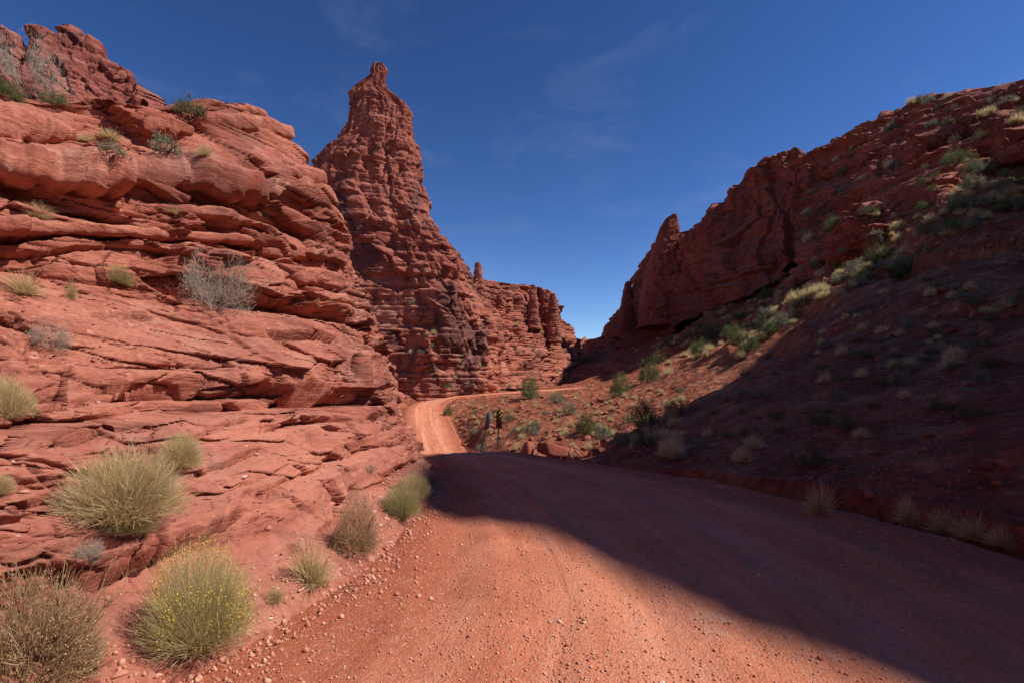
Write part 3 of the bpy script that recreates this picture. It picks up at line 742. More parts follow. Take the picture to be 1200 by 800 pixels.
far_sets = BIGSETS(0.75)
for q in far_sets: q['terr'] = 0.4
wall("far_cliff", [(440, 400), (470, 345), (500, 322), (520, 312), (549, 314), (552, 326), (566, 328), (585, 331), (600, 333), (615, 334), (624, 336), (630, 341), (640, 345), (655, 352), (660, 372), (672, 384), (678, 400), (684, 420), (692, 446), (720, 470)],
     [(440, 500), (470, 490), (490, 470), (520, 462), (560, 458), (600, 455), (640, 456), (690, 462), (720, 480)],
     [(440, 500, 64), (440, 400, 66), (490, 470, 67), (520, 462, 76), (560, 458, 80), (600, 455, 87), (640, 456, 97), (690, 462, 112), (720, 480, 116), (500, 330, 76), (550, 318, 84), (600, 335, 100), (650, 348, 116), (690, 420, 126), (720, 440, 132),
      (540, 390, 76), (600, 395, 96), (640, 400, 107), (600, 425, 92), (560, 430, 82), (520, 430, 75), (670, 420, 115)],
     M_FAR, 440, 720, 360, 260, far_sets, 3, back=30, lumps=1.6, kind="structure", label="far red canyon wall with broken pinnacles along its rim", cat="cliff")

crag_sets = BIGSETS(0.36)
wall("upper_crag", [(-220, 10), (-120, 25), (-40, 20), (0, 29), (14, 38), (18, 48), (27, 50), (36, 40), (45, 34), (58, 38), (64, 43), (72, 35), (82, 30), (96, 35), (104, 48), (112, 64), (128, 79), (146, 84), (152, 98), (170, 106), (184, 115), (196, 123), (203, 145), (230, 175)],
     [(-220, 190), (0, 190), (200, 200), (230, 205)],
     [(-220, 190, 24), (0, 190, 26), (200, 200, 30), (230, 205, 31), (-220, 10, 30), (-40, 20, 31), (80, 30, 33), (150, 90, 34), (200, 140, 33.5), (100, 110, 30), (40, 90, 29)],
     M_CRAG, -160, 230, 290, 150, crag_sets, 4, back=10, lumps=1.1, kind="structure", label="dark red crag standing above the ledges with dead shrub", cat="crag")

right_sets = BIGSETS(1.15)
wall("shaded_cliff", [(676, 412), (690, 402), (704, 393), (712, 381), (720, 372), (733, 358), (745, 335), (752, 312), (760, 295), (770, 284), (785, 280), (800, 277), (810, 272), (825, 262), (837, 247), (843, 235), (852, 222), (865, 212), (877, 204), (890, 192), (900, 185), (915, 178), (932, 172), (942, 174), (946, 183), (960, 180), (975, 172), (990, 200), (1000, 240)],
     [(676, 440), (700, 432), (730, 420), (770, 402), (800, 385), (850, 356), (900, 335), (950, 300), (1000, 270)],
     [(676, 440, 146), (700, 432, 138), (730, 420, 126), (770, 402, 112), (800, 385, 103), (850, 356, 91), (900, 335, 83), (950, 300, 78), (1000, 270, 74), (690, 402, 150), (735, 350, 132), (790, 280, 114), (850, 225, 98), (900, 187, 90), (940, 175, 86), (1000, 200, 80),
      (850, 300, 93), (900, 260, 86), (800, 340, 107), (930, 240, 82)],
     M_RIGHT, 676, 1000, 380, 220, right_sets, 5, back=26, lumps=3.4, kind="structure", label="tall shadowed sandstone cliff above the right hillside", cat="cliff")

hill_sets = [
    dict(cell=(4.0, 2.2), amp=0.75, tilt=1.5, crack=0.2, cw=0.07, p0=-0.6),
    dict(h=(2.0, 5.0), w=6.0, amp=0.45, round=0.05, under=0.25, joint=0.4, jw=0.2, terr=1.05, warp=1.6, wf=0.06, pf=0.09, slant=0.8),
    dict(h=(0.5, 1.5), w=2.4, amp=0.6, round=0.08, under=0.35, joint=0.3, jw=0.1, terr=0.75, warp=0.6, wf=0.15, pf=0.2, hole=0.04, hd=0.8, slant=1.2),
    dict(cell=(1.0, 0.5), amp=0.26, tilt=1.6, crack=0.14, cw=0.1, p0=-0.5)]
wall("right_hillside", [(930, 215), (945, 186), (960, 180), (972, 166), (1000, 151), (1025, 140), (1075, 119), (1100, 110), (1125, 113), (1150, 104), (1200, 94), (1260, 80), (1320, 70), (1400, 60)],
     [(930, 335), (960, 325), (1000, 312), (1100, 262), (1200, 208), (1300, 165), (1400, 130)],
     [(930, 335, 66), (1000, 312, 53), (1100, 262, 49), (1200, 208, 51), (1300, 165, 51), (1400, 130, 49), (1000, 290, 47), (1100, 238, 44), (1200, 188, 45), (930, 215, 82), (1000, 151, 81), (1100, 111, 71), (1200, 94, 61), (1300, 72, 58), (1400, 60, 54),
      (950, 270, 72), (1000, 250, 62), (1000, 200, 72), (1100, 190, 54), (1100, 150, 63), (1200, 150, 52), (1300, 120, 50)],
     M_RIGHT, 930, 1400, 330, 230, hill_sets, 13, back=20, lumps=1.2, kind="structure", label="ledgy upper hillside of red beds on the right", cat="hillside")

tower("rock_pinnacle", [(250, 789, 793), (254, 783, 796), (262, 778, 798), (274, 773, 801), (290, 768, 806), (315, 763, 812), (345, 758, 818), (380, 756, 820)], 109, M_RIGHT, 160, 170, 0.9, BIGSETS(0.7), 6,
      label="blocky rock pinnacle on the shaded cliff rim with a lit top", cat="rock pinnacle", group=None)
tower("rock_pinnacle", [(329, 735, 739), (332, 733, 741), (340, 731, 741), (352, 729, 742), (370, 726, 746), (395, 722, 750)], 126, M_RIGHT, 100, 100, 0.9, BIGSETS(0.5), 7,
      label="slim dark hoodoo low on the shaded cliff's left end", cat="rock pinnacle")
tower("rock_pinnacle", [(307, 557, 562), (310, 555.5, 564), (318, 555, 565), (326, 554, 566), (340, 551, 569)], 86, M_FAR, 90, 80, 0.9, BIGSETS(0.35), 8,
      label="stubby square rock stub beside the foot of the spire skyline", cat="rock pinnacle")
for i, rw in enumerate([[(339, 634, 643), (341, 632.5, 645), (355, 632, 646), (372, 631, 648), (392, 628, 652)], [(343, 646, 650), (347, 644.5, 652.5), (360, 643, 654), (378, 642, 657), (400, 640, 660)], [(333, 622, 627), (337, 620, 630), (350, 619, 631), (370, 617, 633), (385, 615, 636)]]):
    tower("rock_pillar", rw, 108 - 3 * i, M_FAR, 90, 90, 0.9, BIGSETS(0.6), 9 + i, lumps=0.16,
          label="red rock pillar standing out of the far canyon rim", cat="rock pillar", group="pillars on the far canyon rim")

# distant mesa in the gap
u = np.linspace(600, 780, 60); D = 420
top = 396 + 2.0 * vnoise(u * 0.13, u * 0, 1)
P = np.stack([np.stack([(u - 600) / F * D, u * 0 + D - 40 * (1 - t), EYE + (HOR - (455 + (top - 455) * t)) / F * D + 3 * fbm(u * 0.2, u * 0 + 5 * t, 2, 3)], -1) for t in np.linspace(0, 1, 12)] + [np.stack([(u - 600) / F * D, u * 0 + D + 60, EYE + (HOR - top) / F * D - 2], -1)], 1)
sheet("mesa", P, M_FAR, kind="structure", label="distant mesa glimpsed in the gap between canyon walls", cat="mesa")

# ------------------------------------------------------------------ the bluff beside the road, right of the picture: casts the shade
def bluff():
    prof = [(62, -42, 64), (57, -34.5, 60), (51, -27, 58), (49, -22.5, 50), (43, -18.5, 44), (30, -10.8, 36), (26, -7, 34), (24.7, -3, 33.5), (23.9, 1.8, 33), (20, 2.8, 32.5), (15, 3.0, 31.5), (11, 2.6, 30.5), (8.0, 2.2, 29.5), (6.7, 1.6, 29), (6.5, 0.3, 28.5), (5.7, -0.55, 28), (4.6, -1.35, 27.5), (3.47, -2.25, 27), (1.3, -3.8, 26.5), (-2.6, -8.4, 25), (-8, -17, 24), (-15, -25, 22)]
    tel = math.tan(SUN_EL) / math.cos(SUN_AZ)
    rid = np.array([(x, a_ + math.tan(SUN_AZ) * x, b_ + tel * x) for a_, b_, x in prof])
    foot = np.array([(min(x * 0.72, x - 8) if y < 15 else max(x - 9, y + 4.0), y + 1.5, 0) for x, y, z in rid])
    foot[:, 2] = np.clip(0.36 * (foot[:, 0] - 6.0), 0, 30) * np.clip((foot[:, 1] + 22) / 25, 0.2, 1)
    n, m = 220, 120
    tk = np.linspace(0, 1, len(rid)); tt = np.linspace(0, 1, n)
    Rr, Ff = (np.stack([np.interp(tt, tk, q_[:, i]) for i in range(3)], -1) for q_ in (rid, foot))
    q = np.linspace(-0.04, 1, m)[None, :, None]
    h = np.clip(q, 0, 1) ** 1.5
    P = Ff[:, None] * (1 - q) + Rr[:, None] * q
    P[..., 2] = Ff[:, None, 2] + (Rr - Ff)[:, None, 2] * (0.55 * np.clip(q[..., 0], 0, 1) ** 1.6 + 0.45 * q[..., 0])
    bk = Rr[:, None] + np.array([30, -4, -18.0]) * np.linspace(0.05, 1, 10)[None, :, None]
    P = np.concatenate([P, bk], 1)
    ds = np.gradient(P, axis=0); dt = np.gradient(P, axis=1); nn = np.cross(ds, dt); nn /= np.linalg.norm(nn, axis=-1, keepdims=True) + 1e-9
    nn *= -np.sign(nn[:, :m, 0].mean())
    nh = nn.copy(); nh[..., 2] = 0; nh /= np.linalg.norm(nh, axis=-1, keepdims=True) + 1e-6
    s = np.repeat(np.cumsum(np.concatenate([[0], np.linalg.norm(np.diff(Rr[:, :2], axis=0), axis=1)]))[:, None], P.shape[1], 1)
    P = P + nh * (0.5 * fbm(P[..., 0] * .15, P[..., 1] * .15, P[..., 2] * .15, 4))[..., None] + np.array([0, 0, 1]) * (0.42 * fbm(P[..., 0] * .8, P[..., 1] * .8, 3, 4, 0.6))[..., None]
    P = strata(P, s, nh, np.zeros(s.shape), BIGSETS(0.5)[3:], 12)
    return sheet("bluff", P, M_RIGHT, kind="structure", label="high sandstone bluff beside the road that throws the big shadow", cat="cliff")
bluff()
def rear_bounce_cliff():  # unseen wall added to bounce red light into the shade and block sky
    line = np.array([(-9.5, -5.0), (-9.0, -9.0), (-7.0, -13.5), (-3.0, -18), (3.0, -22), (10, -25), (17, -30)], float)
    hts = np.array([8, 13, 18, 21, 20, 16, 9], float)
    n, m = 140, 90
    tk = np.linspace(0, 1, len(line)); tt = np.linspace(0, 1, n)
    L = smooth_interp(tk, line, tt); H = np.interp(tt, tk, hts)
    tg = np.gradient(L, axis=0); tg /= np.linalg.norm(tg, axis=1, keepdims=True)
    no = np.stack([-tg[:, 1], tg[:, 0], 0 * tg[:, 0]], -1)
    q = np.linspace(-0.06, 1, m)[None, :, None]
    P = np.concatenate([L, 0 * L[:, :1]], 1)[:, None] - no[:, None] * (q * H[:, None, None] * 0.45) + np.array([0, 0, 1.0]) * q * H[:, None, None]
    bk = P[:, -1:] - no[:, None] * np.linspace(1, 20, 8)[None, :, None] - np.array([0, 0, 1.0]) * np.linspace(0, 5, 8)[None, :, None]
    P = np.concatenate([P, bk], 1)
    s = np.repeat((tt * 34)[:, None], P.shape[1], 1); nh = np.repeat(no[:, None], P.shape[1], 1)
    P = P + nh * (0.6 * fbm(P[..., 0] * .2, P[..., 1] * .2, P[..., 2] * .2, 4))[..., None]
    P = strata(P, s, nh, np.full(s.shape, 0.4), BIGSETS(0.5), 15)
    sheet("rear_bounce_cliff", P, M_NEAR, kind="structure", label="added sandstone wall out of view that bounces red light into the shade", cat="cliff")
rear_bounce_cliff()
#__PART2__
# ------------------------------------------------------------------ ray helper: where does a photo pixel meet the built ground
def cast_setup():
    bpy.context.view_layer.update()
    return bpy.context.evaluated_depsgraph_get()
DG = cast_setup()
def hit(u, v):
    d = Vector(((u - 600) / F, 1.0, (HOR - v) / F))
    ok, loc, nor, idx, ob, _ = scn.ray_cast(DG, Vector((0, 0, EYE)), d.normalized())
    return (loc, nor, ob) if ok else None
def drop(x, y, z=60.0, under=None):
    ok, loc, nor, idx, ob, _ = scn.ray_cast(DG, Vector((x, y, z)), Vector((0, 0, -1)))
    return (loc, nor, ob) if ok else None

# ------------------------------------------------------------------ bigger slabs of the near cliff, one piece each
def slab(rows, out=0.16, depth=1.3, n=96, K=40, seed=0, name="rock_slab", label=None, parent=None, mat=None, Dfix=None, rnd=0.35, tilt=0.0, fr=None):
    r = np.array(rows, float); u = np.linspace(r[0, 0], r[-1, 0], n)
    vt, vb = np.interp(u, r[:, 0], r[:, 1]), np.interp(u, r[:, 0], r[:, 2])
    vt = np.convolve(np.pad(vt, 6, 'edge'), np.ones(13) / 13, 'valid'); vb = np.convolve(np.pad(vb, 6, 'edge'), np.ones(13) / 13, 'valid')
    rr_ = (vb - vt); vt = vt + rr_ * 0.16 * fbm(u * 0.09, u * 0 + seed, 0, 4, 0.6); vb = vb + rr_ * 0.22 * fbm(u * 0.08, u * 0 + seed + 5, 1, 4, 0.65)
    us, ds = [], []
    for i in range(0, n, 4):
        for f in (fr or (0.35, 0.65, 0.9)):
            h = hit(u[i], vt[i] + (vb[i] - vt[i]) * f)
            if h is not None and h[2].name.startswith("near_cliff"): us.append(u[i]); ds.append(h[0].y)
    pf = np.polyfit(us, ds, 2 if len(us) > 20 else 1) if Dfix is None else Dfix
    D = np.polyval(pf, u)
    top = np.stack([px(a, b, c) for a, b, c in zip(u, vt, D)]); bot = np.stack([px(a, b, c) for a, b, c in zip(u, vb, D)])
    c = 0.5 * (top + bot); hh = 0.5 * np.linalg.norm(top - bot, axis=1)
    tg = np.gradient(c, axis=0); tg /= np.linalg.norm(tg, axis=1, keepdims=True)
    o = np.stack([tg[:, 1], -tg[:, 0], 0 * tg[:, 0]], -1); o /= np.linalg.norm(o, axis=1, keepdims=True)
    if (o[:, 1].mean() > 0): o = -o
    ph = np.linspace(0, 2 * math.pi, K, endpoint=False)
    sp = lambda a, e: np.sign(a) * np.abs(a) ** e
    e = np.linspace(0, 1, n); taper = np.clip(np.minimum(e, 1 - e) / 0.10, 0.0, 1) ** 0.5
    hd = depth / 2
    P = c[:, None] - o[:, None] * (hd - out) + (o[:, None] * (hd * (0.02 + 0.98 * taper))[:, None, None]) * sp(np.cos(ph), rnd)[None, :, None] \
        + np.array([0, 0, 1.0]) * (hh * taper)[:, None, None] * sp(np.sin(ph), 0.55)[None, :, None]
    P = P + np.array([0, 0, 1.0]) * (tilt * depth * 0.5 * (1 - sp(np.cos(ph), rnd)))[None, :, None]        # the slab lies in the slope: its back rises
    nd = (o[:, None] * np.cos(ph)[None, :, None] + np.array([0, 0, 1.0]) * np.sin(ph)[None, :, None])
    X, Y, Z = P[..., 0], P[..., 1], P[..., 2]
    am = hh.mean()
    # the lower lip is cut back, the face carries fine beds
    P = P - o[:, None] * (am * 0.8 * np.clip(-np.sin(ph), 0, 1)[None, :] ** 2 * (0.6 + 0.8 * fbm(X * 1.1, Y * 1.1, seed, 3)))[..., None]
    P = P + o[:, None] * (out * 0.9 * fbm(u * 0.035 + seed, u * 0, 2, 4, 0.6))[:, None, None]
    P = P + nd * (am * 0.36 * fbm(X * 1.3 + seed, Y * 1.3, Z * 2.2, 5, 0.6) + am * 0.26 * fbm(X * 1.0, Y * 1.0, Z * 16 / max(am * 6, 1), 4, 0.6) + am * 0.09 * fbm(X * 9, Y * 9, Z * 14, 3))[..., None]
    P[0] = P[0].mean(0); P[-1] = P[-1].mean(0)
    f = grid_faces(n, K, True)
    me = mesh_from(name, P, f, mat or M_NEAR, False)
    return put(bpy.data.objects.new(name, me), label=label, parent=parent or near_cliff)

SLABS = [
 ([(-60, 160, 222), (0, 170, 220), (50, 176, 226), (101, 182, 234), (150, 182, 232), (203, 181, 228), (253, 189, 236), (304, 211, 246), (338, 234, 247)], 0.55, 2.4, "long rounded overhanging slab"),
 ([(-60, 108, 172), (0, 117, 173), (40, 129, 175), (78, 150, 175), (92, 166, 176)], 0.22, 2.0, "bulging slab under the dead shrub"),
 ([(228, 130, 146), (260, 130, 152), (295, 132, 158), (325, 139, 163), (352, 152, 168)], 0.10, 2.2, "flat cap slab on the skyline"),
 ([(157, 141, 160), (180, 139, 161), (208, 140, 160), (232, 147, 160)], 0.18, 1.2, None),
 ([(-60, 252, 276), (0, 253, 280), (60, 258, 278), (140, 265, 281), (220, 272, 285), (306, 279, 290)], 0.32, 1.6, None),
 ([(-40, 228, 246), (30, 236, 250), (90, 243, 252), (150, 246, 256)], 0.06, 0.9, None),
 ([(150, 238, 252), (200, 238, 254), (260, 244, 258), (290, 252, 262)], 0.08, 0.9, None),
 ([(340, 318, 330), (365, 312, 334), (395, 318, 340), (412, 330, 345)], 0.12, 0.8, None),
 ([(300, 288, 300), (330, 284, 304), (365, 288, 306)], 0.10, 0.7, None),
 ([(330, 196, 210), (352, 192, 214), (385, 200, 222)], 0.12, 0.8, None),
]
for i, (rows, out, dep, lab) in enumerate(SLABS):
    vm_ = np.mean([r_[1] for r_ in rows])
    slab(rows, out, dep, seed=20 + i, label=lab, tilt=0.05 + 0.65 * float(sstep(330, 450, vm_)), fr=(0.0, 0.2) if vm_ > 340 else None, rnd=0.2 if vm_ > 340 else 0.35)
DG = cast_setup()

# ------------------------------------------------------------------ loose stones and boulders
import bmesh
def rock_mesh(name, seed, sub=2, flat=0.6, ncut=9, mat=None, rough=0.05):
    bm = bmesh.new(); bmesh.ops.create_icosphere(bm, subdivisions=sub, radius=1.0)
    v = np.array([x.co[:] for x in bm.verts]); fc = np.array([[q.index for q in f.verts] for f in bm.faces]); bm.free()
    r = np.random.default_rng(seed)
    n = r.normal(size=(ncut, 3)); n /= np.linalg.norm(n, axis=1, keepdims=True)
    d = 0.42 + 0.40 * r.random(ncut)
    v /= np.linalg.norm(v, axis=1, keepdims=True)
    dots = v @ n.T
    lim = np.where(dots > 0.05, d[None] / np.maximum(dots, 0.05), 9).min(1)
    v = v * np.minimum(lim, 1.15)[:, None]
    v = v * (1 + rough * fbm(v[:, 0] * 3 + seed, v[:, 1] * 3, v[:, 2] * 3, 3))[:, None]
    v *= np.array([1.0, 0.55 + 0.4 * r.random(), flat * (0.7 + 0.6 * r.random())])
    return mesh_from(name, v, fc, mat, False)

def stone_material(name, stops, size=1.0):
    m, t, b = new_mat(name); g = N(t)
    oi = g.n("ShaderNodeObjectInfo"); p = g.pos()
    col = g.ramp(oi.outputs["Random"], stops)
    fine = g.noise(p, 3.5, 6, 0.7)
    col = g.mix(0.7, col, g.ramp(fine, [(0.3, (0.6, 0.58, 0.56)), (0.7, (1.25, 1.25, 1.25))]), 'MULTIPLY')
    g.link(col, b.inputs["Base Color"])
    g.link(g.bump(g.noise(p, 6.0, 6, 0.75), 0.12 * size, 0.8), b.inputs["Normal"])
    return m
M_STONE = stone_material("loose_stone", [(0, (0.30, 0.095, 0.06)), (0.5, (0.48, 0.19, 0.12)), (0.8, (0.58, 0.29, 0.20)), (0.93, (0.66, 0.44, 0.32)), (1.0, (0.72, 0.60, 0.48))], 0.04)
M_BOULDER = stone_material("boulder_sandstone", [(0, (0.25, 0.075, 0.05)), (0.6, (0.37, 0.125, 0.08)), (1, (0.44, 0.19, 0.125))], 0.5)
PEB = [rock_mesh("stone", 50 + i, 1, 0.42, 8, M_STONE) for i in range(6)]
BOU = [rock_mesh("boulder", 80 + i, 3, 0.7, 16, M_BOULDER, 0.03) for i in range(6)]
BOUS = [rock_mesh("boulder", 90 + i, 2, 0.55, 15, M_BOULDER, 0.04) for i in range(6)]

def place_rock(meshes, name, loc, size, label, cat, group, sink=0.25, parent=None, tilt=0.4, rz=None, scale=None):
    me = random.choice(meshes)
    o = bpy.data.objects.new(name, me)
    s = size / 2
    o.scale = (s, s, s) if scale is None else scale
    o.rotation_euler = (random.uniform(-tilt, tilt), random.uniform(-tilt, tilt), random.uniform(0, 6.28) if rz is None else rz)
    o.location = (loc[0], loc[1], loc[2] + s * 0.6 * (0.5 - sink))
    return put(o, label=label, cat=cat, group=group, parent=parent)

# stones lying on the road
cnt = 0
while cnt < 170:
    y = 2.6 + 11 * random.random() ** 1.6; u = random.uniform(-0.62, 0.85)
    x = u * y
    h = drop(x, y, 3.0)
    if h is None or h[2].name != "road" or (random.random() < 0.55 and abs(x - 0.45) > 0.9): continue
    sz = 0.020 + 0.035 * random.random() ** 2.5 + (0.03 if random.random() < 0.07 else 0)
    place_rock(PEB, "stone", h[0], sz * (0.7 + y / 9), "small loose stone lying on the sunlit and shaded dirt road", "stone", "loose stones on the dirt road")
    cnt += 1
# stones on the left verge and slope of the near cliff
cnt = 0
while cnt < 105:
    u, v = random.uniform(5, 500), random.uniform(330, 790)
    h = hit(u, v)
    if h is None or not h[2].name.startswith("near_cliff") or h[1].z < 0.55: continue
    D = h[0].y
    pxs = random.uniform(3, 8) if random.random() < 0.85 else random.uniform(8, 15)
    place_rock(PEB, "stone", h[0], pxs * D / F, "loose red chip of rock on the near cliff slope", "stone", "loose chips on the near cliff")
    cnt += 1
for (u, v, s, lab) in [(30, 577, 22, "bright orange stone resting on the left slope beside the straw bush"), (110, 423, 11, "pale pinkish stone on the near cliff bench"), (95, 612, 26, "flat orange stone below the big straw bush"),
                       (178, 776, 16, "whitish rounded stone at the road edge below the yellow bush"), (195, 772, 13, "tan pebble beside the whitish stone at the road edge"), (140, 790, 26, "reddish half buried stone beside the brown brush"),
                       (363, 690, 15, "cream coloured stone at the road edge below the grass tuft"), (450, 642, 10, "white stone on the verge by the brown green shrub"), (457, 635, 12, "red stone on the verge beside a white stone"), (4, 252, 10, "small white stone tucked under the long slab"), (24, 778, 9, "light stone below the brown brush")]:
    h = hit(u, v)
    if h: place_rock(PEB, "stone", h[0], s * h[0].y / F, lab, "stone", None, sink=0.3, tilt=0.15)

# fine gravel: too many to count
def gravel():
    V, Fc = [], []
    ico = rock_mesh("x", 1, 1, 0.65, 5); bpy.data.meshes.remove(ico)
    bm = bmesh.new(); bmesh.ops.create_icosphere(bm, subdivisions=1, radius=1.0)
    b0 = np.array([x.co[:] for x in bm.verts]); f0 = np.array([[q.index for q in f.verts] for f in bm.faces]); bm.free()
    # drop to the plain icosahedron-like low count: use an octahedron with jitter
    b0 = np.array([(1, 0, 0), (-1, 0, 0), (0, 1, 0), (0, -1, 0), (0, 0, 1), (0, 0, -1)], float)
    f0 = np.array([(0, 2, 4), (2, 1, 4), (1, 3, 4), (3, 0, 4), (2, 0, 5), (1, 2, 5), (3, 1, 5), (0, 3, 5)])
    n = 0
    while n < 11000:
        y = 2.4 + 12 * random.random() ** 1.8; x = random.uniform(-0.62, 0.9) * y
        dn = 0.35 + 0.65 * (math.sin(x * 2.4 + 0.7) * 0.5 + 0.5) * (0.6 + 0.4 * math.sin(y * 0.7 + x))
        if random.random() > dn: continue
        h = drop(x, y, 3.0)
        if h is None or h[2].name not in ("road", "ground"): continue
        s = (0.0035 + 0.009 * random.random() ** 2.5) * (0.75 + y / 7)
        q = b0 * s * RNG.uniform(0.6, 1.3, (6, 3)) * np.array([1, 1, 0.7])
        a = random.random() * 6.28; c_, s_ = math.cos(a), math.sin(a)
        q = q @ np.array([[c_, s_, 0], [-s_, c_, 0], [0, 0, 1]])
        V.append(q + np.array(h[0]) + np.array([0, 0, s * 0.25])); Fc.append(f0 + 6 * n); n += 1
    put(bpy.data.objects.new("gravel", mesh_from("gravel", np.concatenate(V), np.concatenate(Fc), M_GRAVEL)), label="fine red gravel strewn along the dirt road", cat="gravel", kind="stuff")
M_GRAVEL, _t, _b = new_mat("gravel"); _g = N(_t)
_wn = _g.n("ShaderNodeTexNoise"); _wn.inputs["Scale"].default_value = 23; _g.link(_g.pos(), _wn.inputs["Vector"])
_g.link(_g.ramp(_wn.outputs["Fac"], [(0.3, (0.36, 0.125, 0.075)), (0.5, (0.52, 0.23, 0.15)), (0.68, (0.66, 0.40, 0.28))]), _b.inputs["Base Color"])
gravel()

def verge_rubble():
    V, Fc, n = [], [], 0
    b0 = np.array([(1, 0, 0), (-1, 0, 0), (0, 1, 0), (0, -1, 0), (0, 0, 1), (0, 0, -1)], float)
    f0 = np.array([(0, 2, 4), (2, 1, 4), (1, 3, 4), (3, 0, 4), (2, 0, 5), (1, 2, 5), (3, 1, 5), (0, 3, 5)])
    while n < 3500:
        y = 2.2 + 10 * random.random() ** 1.5; x = -1.45 - 0.75 * max(0.0, 1 - (y - 2.2) / 2.2) + random.gauss(0, 0.26) + (0.25 if random.random() < 0.3 else 0)
        h = drop(x, y, 4.0)
        if h is None or h[2].name not in ("road", "ground", "near_cliff"): continue
        s = 0.006 + 0.022 * random.random() ** 3
        q = b0 * s * RNG.uniform(0.5, 1.3, (6, 3)); a = random.random() * 6.28; c_, s_ = math.cos(a), math.sin(a)
        V.append(q @ np.array([[c_, s_, 0], [-s_, c_, 0], [0, 0, 1]]) + np.array(h[0]) + np.array([0, 0, s * 0.25])); Fc.append(f0 + 6 * n); n += 1
    put(bpy.data.objects.new("rubble", mesh_from("rubble", np.concatenate(V), np.concatenate(Fc), M_GRAVEL)), label="crumbled red rubble along the left road verge", cat="rubble", kind="stuff")
verge_rubble()
# blocks of the ledge below the signs
for i, (u0, u1, v0, v1, lab) in enumerate([(607, 626, 516, 546, "rounded upright boulder at the left end of the ledge below the green bushes"), (626, 668, 518, 535, "broad flat block lying on the ledge below the green bushes"), (636, 664, 532, 548, "wedge of rock jutting out under the broad flat block"),
      (662, 681, 527, 541, "squarish block in the ledge, right of the broad flat block"), (663, 677, 540, 551, "small cube of rock under the squarish block"), (677, 697, 537, 551, "leaning block at the foot of the ledge beside the shade"), (672, 690, 548, 560, "low stone at the bottom of the rocky ledge"),
      (700, 740, 515, 527, "long flat ledge stone beside the grey green shrub"), (716, 762, 505, 516, "thin dark ledge stone under the round green bush"), (685, 706, 526, 539, "tilted block in the ledge next to the shadow")]):
    um, vm = (u0 + u1) / 2, (v0 + v1) / 2
    h = hit(um, v1)
    D = 26.0 - 0.012 * (um - 640)
    w, hh = (u1 - u0) / F * D, (v1 - v0) / F * D
    c = px(um, vm, D)
    o = bpy.data.objects.new("boulder", BOU[i % 6]); o.location = c + np.array([0, 0.15 * w, 0])
    zr = max(abs(np.array([q.co.z for q in BOU[i % 6].vertices])).max(), 0.2)
    o.scale = (w * 0.58, w * 0.55, hh * 0.6 / zr); o.rotation_euler = (0, random.uniform(-0.08, 0.08), random.uniform(-0.3, 0.3))
    put(o, label=lab, cat="boulder", group="blocks of the rocky ledge")

def scatter_boulders(n, box, smin, smax, label, group, ok=lambda h: True):
    c = t = 0
    while c < n and t < n * 30:
        t += 1
        u, v = random.uniform(box[0], box[1]), random.uniform(box[2], box[3])
        h = hit(u, v)
        if h is None or h[2].name != "ground" or not ok(h) or (smax * F / h[0].y < 3): continue
        q_ = random.random(); big = q_ > 0.6
        place_rock(BOUS, "boulder", h[0], (smin + (smax - smin) * q_) * (0.6 + h[0].y / 60), ("larger " if big else "small ") + label, "boulder", group, sink=0.35); c += 1
scatter_boulders(130, (530, 760, 462, 545), 0.15, 0.75, "angular red boulder scattered over the sunlit wash slope", "boulders on the sunlit wash slope", lambda h: h[0].y > 14)
scatter_boulders(80, (700, 1195, 400, 585), 0.12, 0.5, "dark boulder lying on the shaded hillside above the road", "boulders on the shaded hillside")
scatter_boulders(45, (800, 1195, 150, 400), 0.35, 1.0, "blocky rock among brush high on the right hillside", "blocks high on the right hillside")
DG = cast_setup()

# ------------------------------------------------------------------ signs
def box_mesh(name, sx, sy, sz, mat, z0=0.0):
    v = np.array([(x * sx / 2, y * sy / 2, z0 + z * sz) for x in (-1, 1) for y in (-1, 1) for z in (0, 1)])
    f = np.array([(0, 1, 3, 2), (4, 6, 7, 5), (0, 4, 5, 1), (2, 3, 7, 6), (0, 2, 6, 4), (1, 5, 7, 3)])
    return mesh_from(name, v, f, mat)
def flat_mat(name, col, rough=0.6, metal=0.0, dirt=0.3):
    m, t, b = new_mat(name); g = N(t); p = g.pos()
    c = g.mix(g.math('MULTIPLY', g.rampf(g.noise(p, 9, 5, 0.7), 0.45, 0.7), dirt), col, (0.28, 0.13, 0.09))
    g.link(c, b.inputs["Base Color"]); b.inputs["Roughness"].default_value = rough; b.inputs["Metallic"].default_value = metal
    return m
M_STEEL, M_BACK, M_YEL, M_BLK = flat_mat("post_steel", (0.14, 0.12, 0.10)), flat_mat("sign_back", (0.17, 0.18, 0.18), 0.5, 0.2), flat_mat("sign_yellow", (0.26, 0.145, 0.02), 0.6), flat_mat("sign_black", (0.02, 0.02, 0.02), 0.5)  # sign yellow is darkened to put the face's shade into the paint
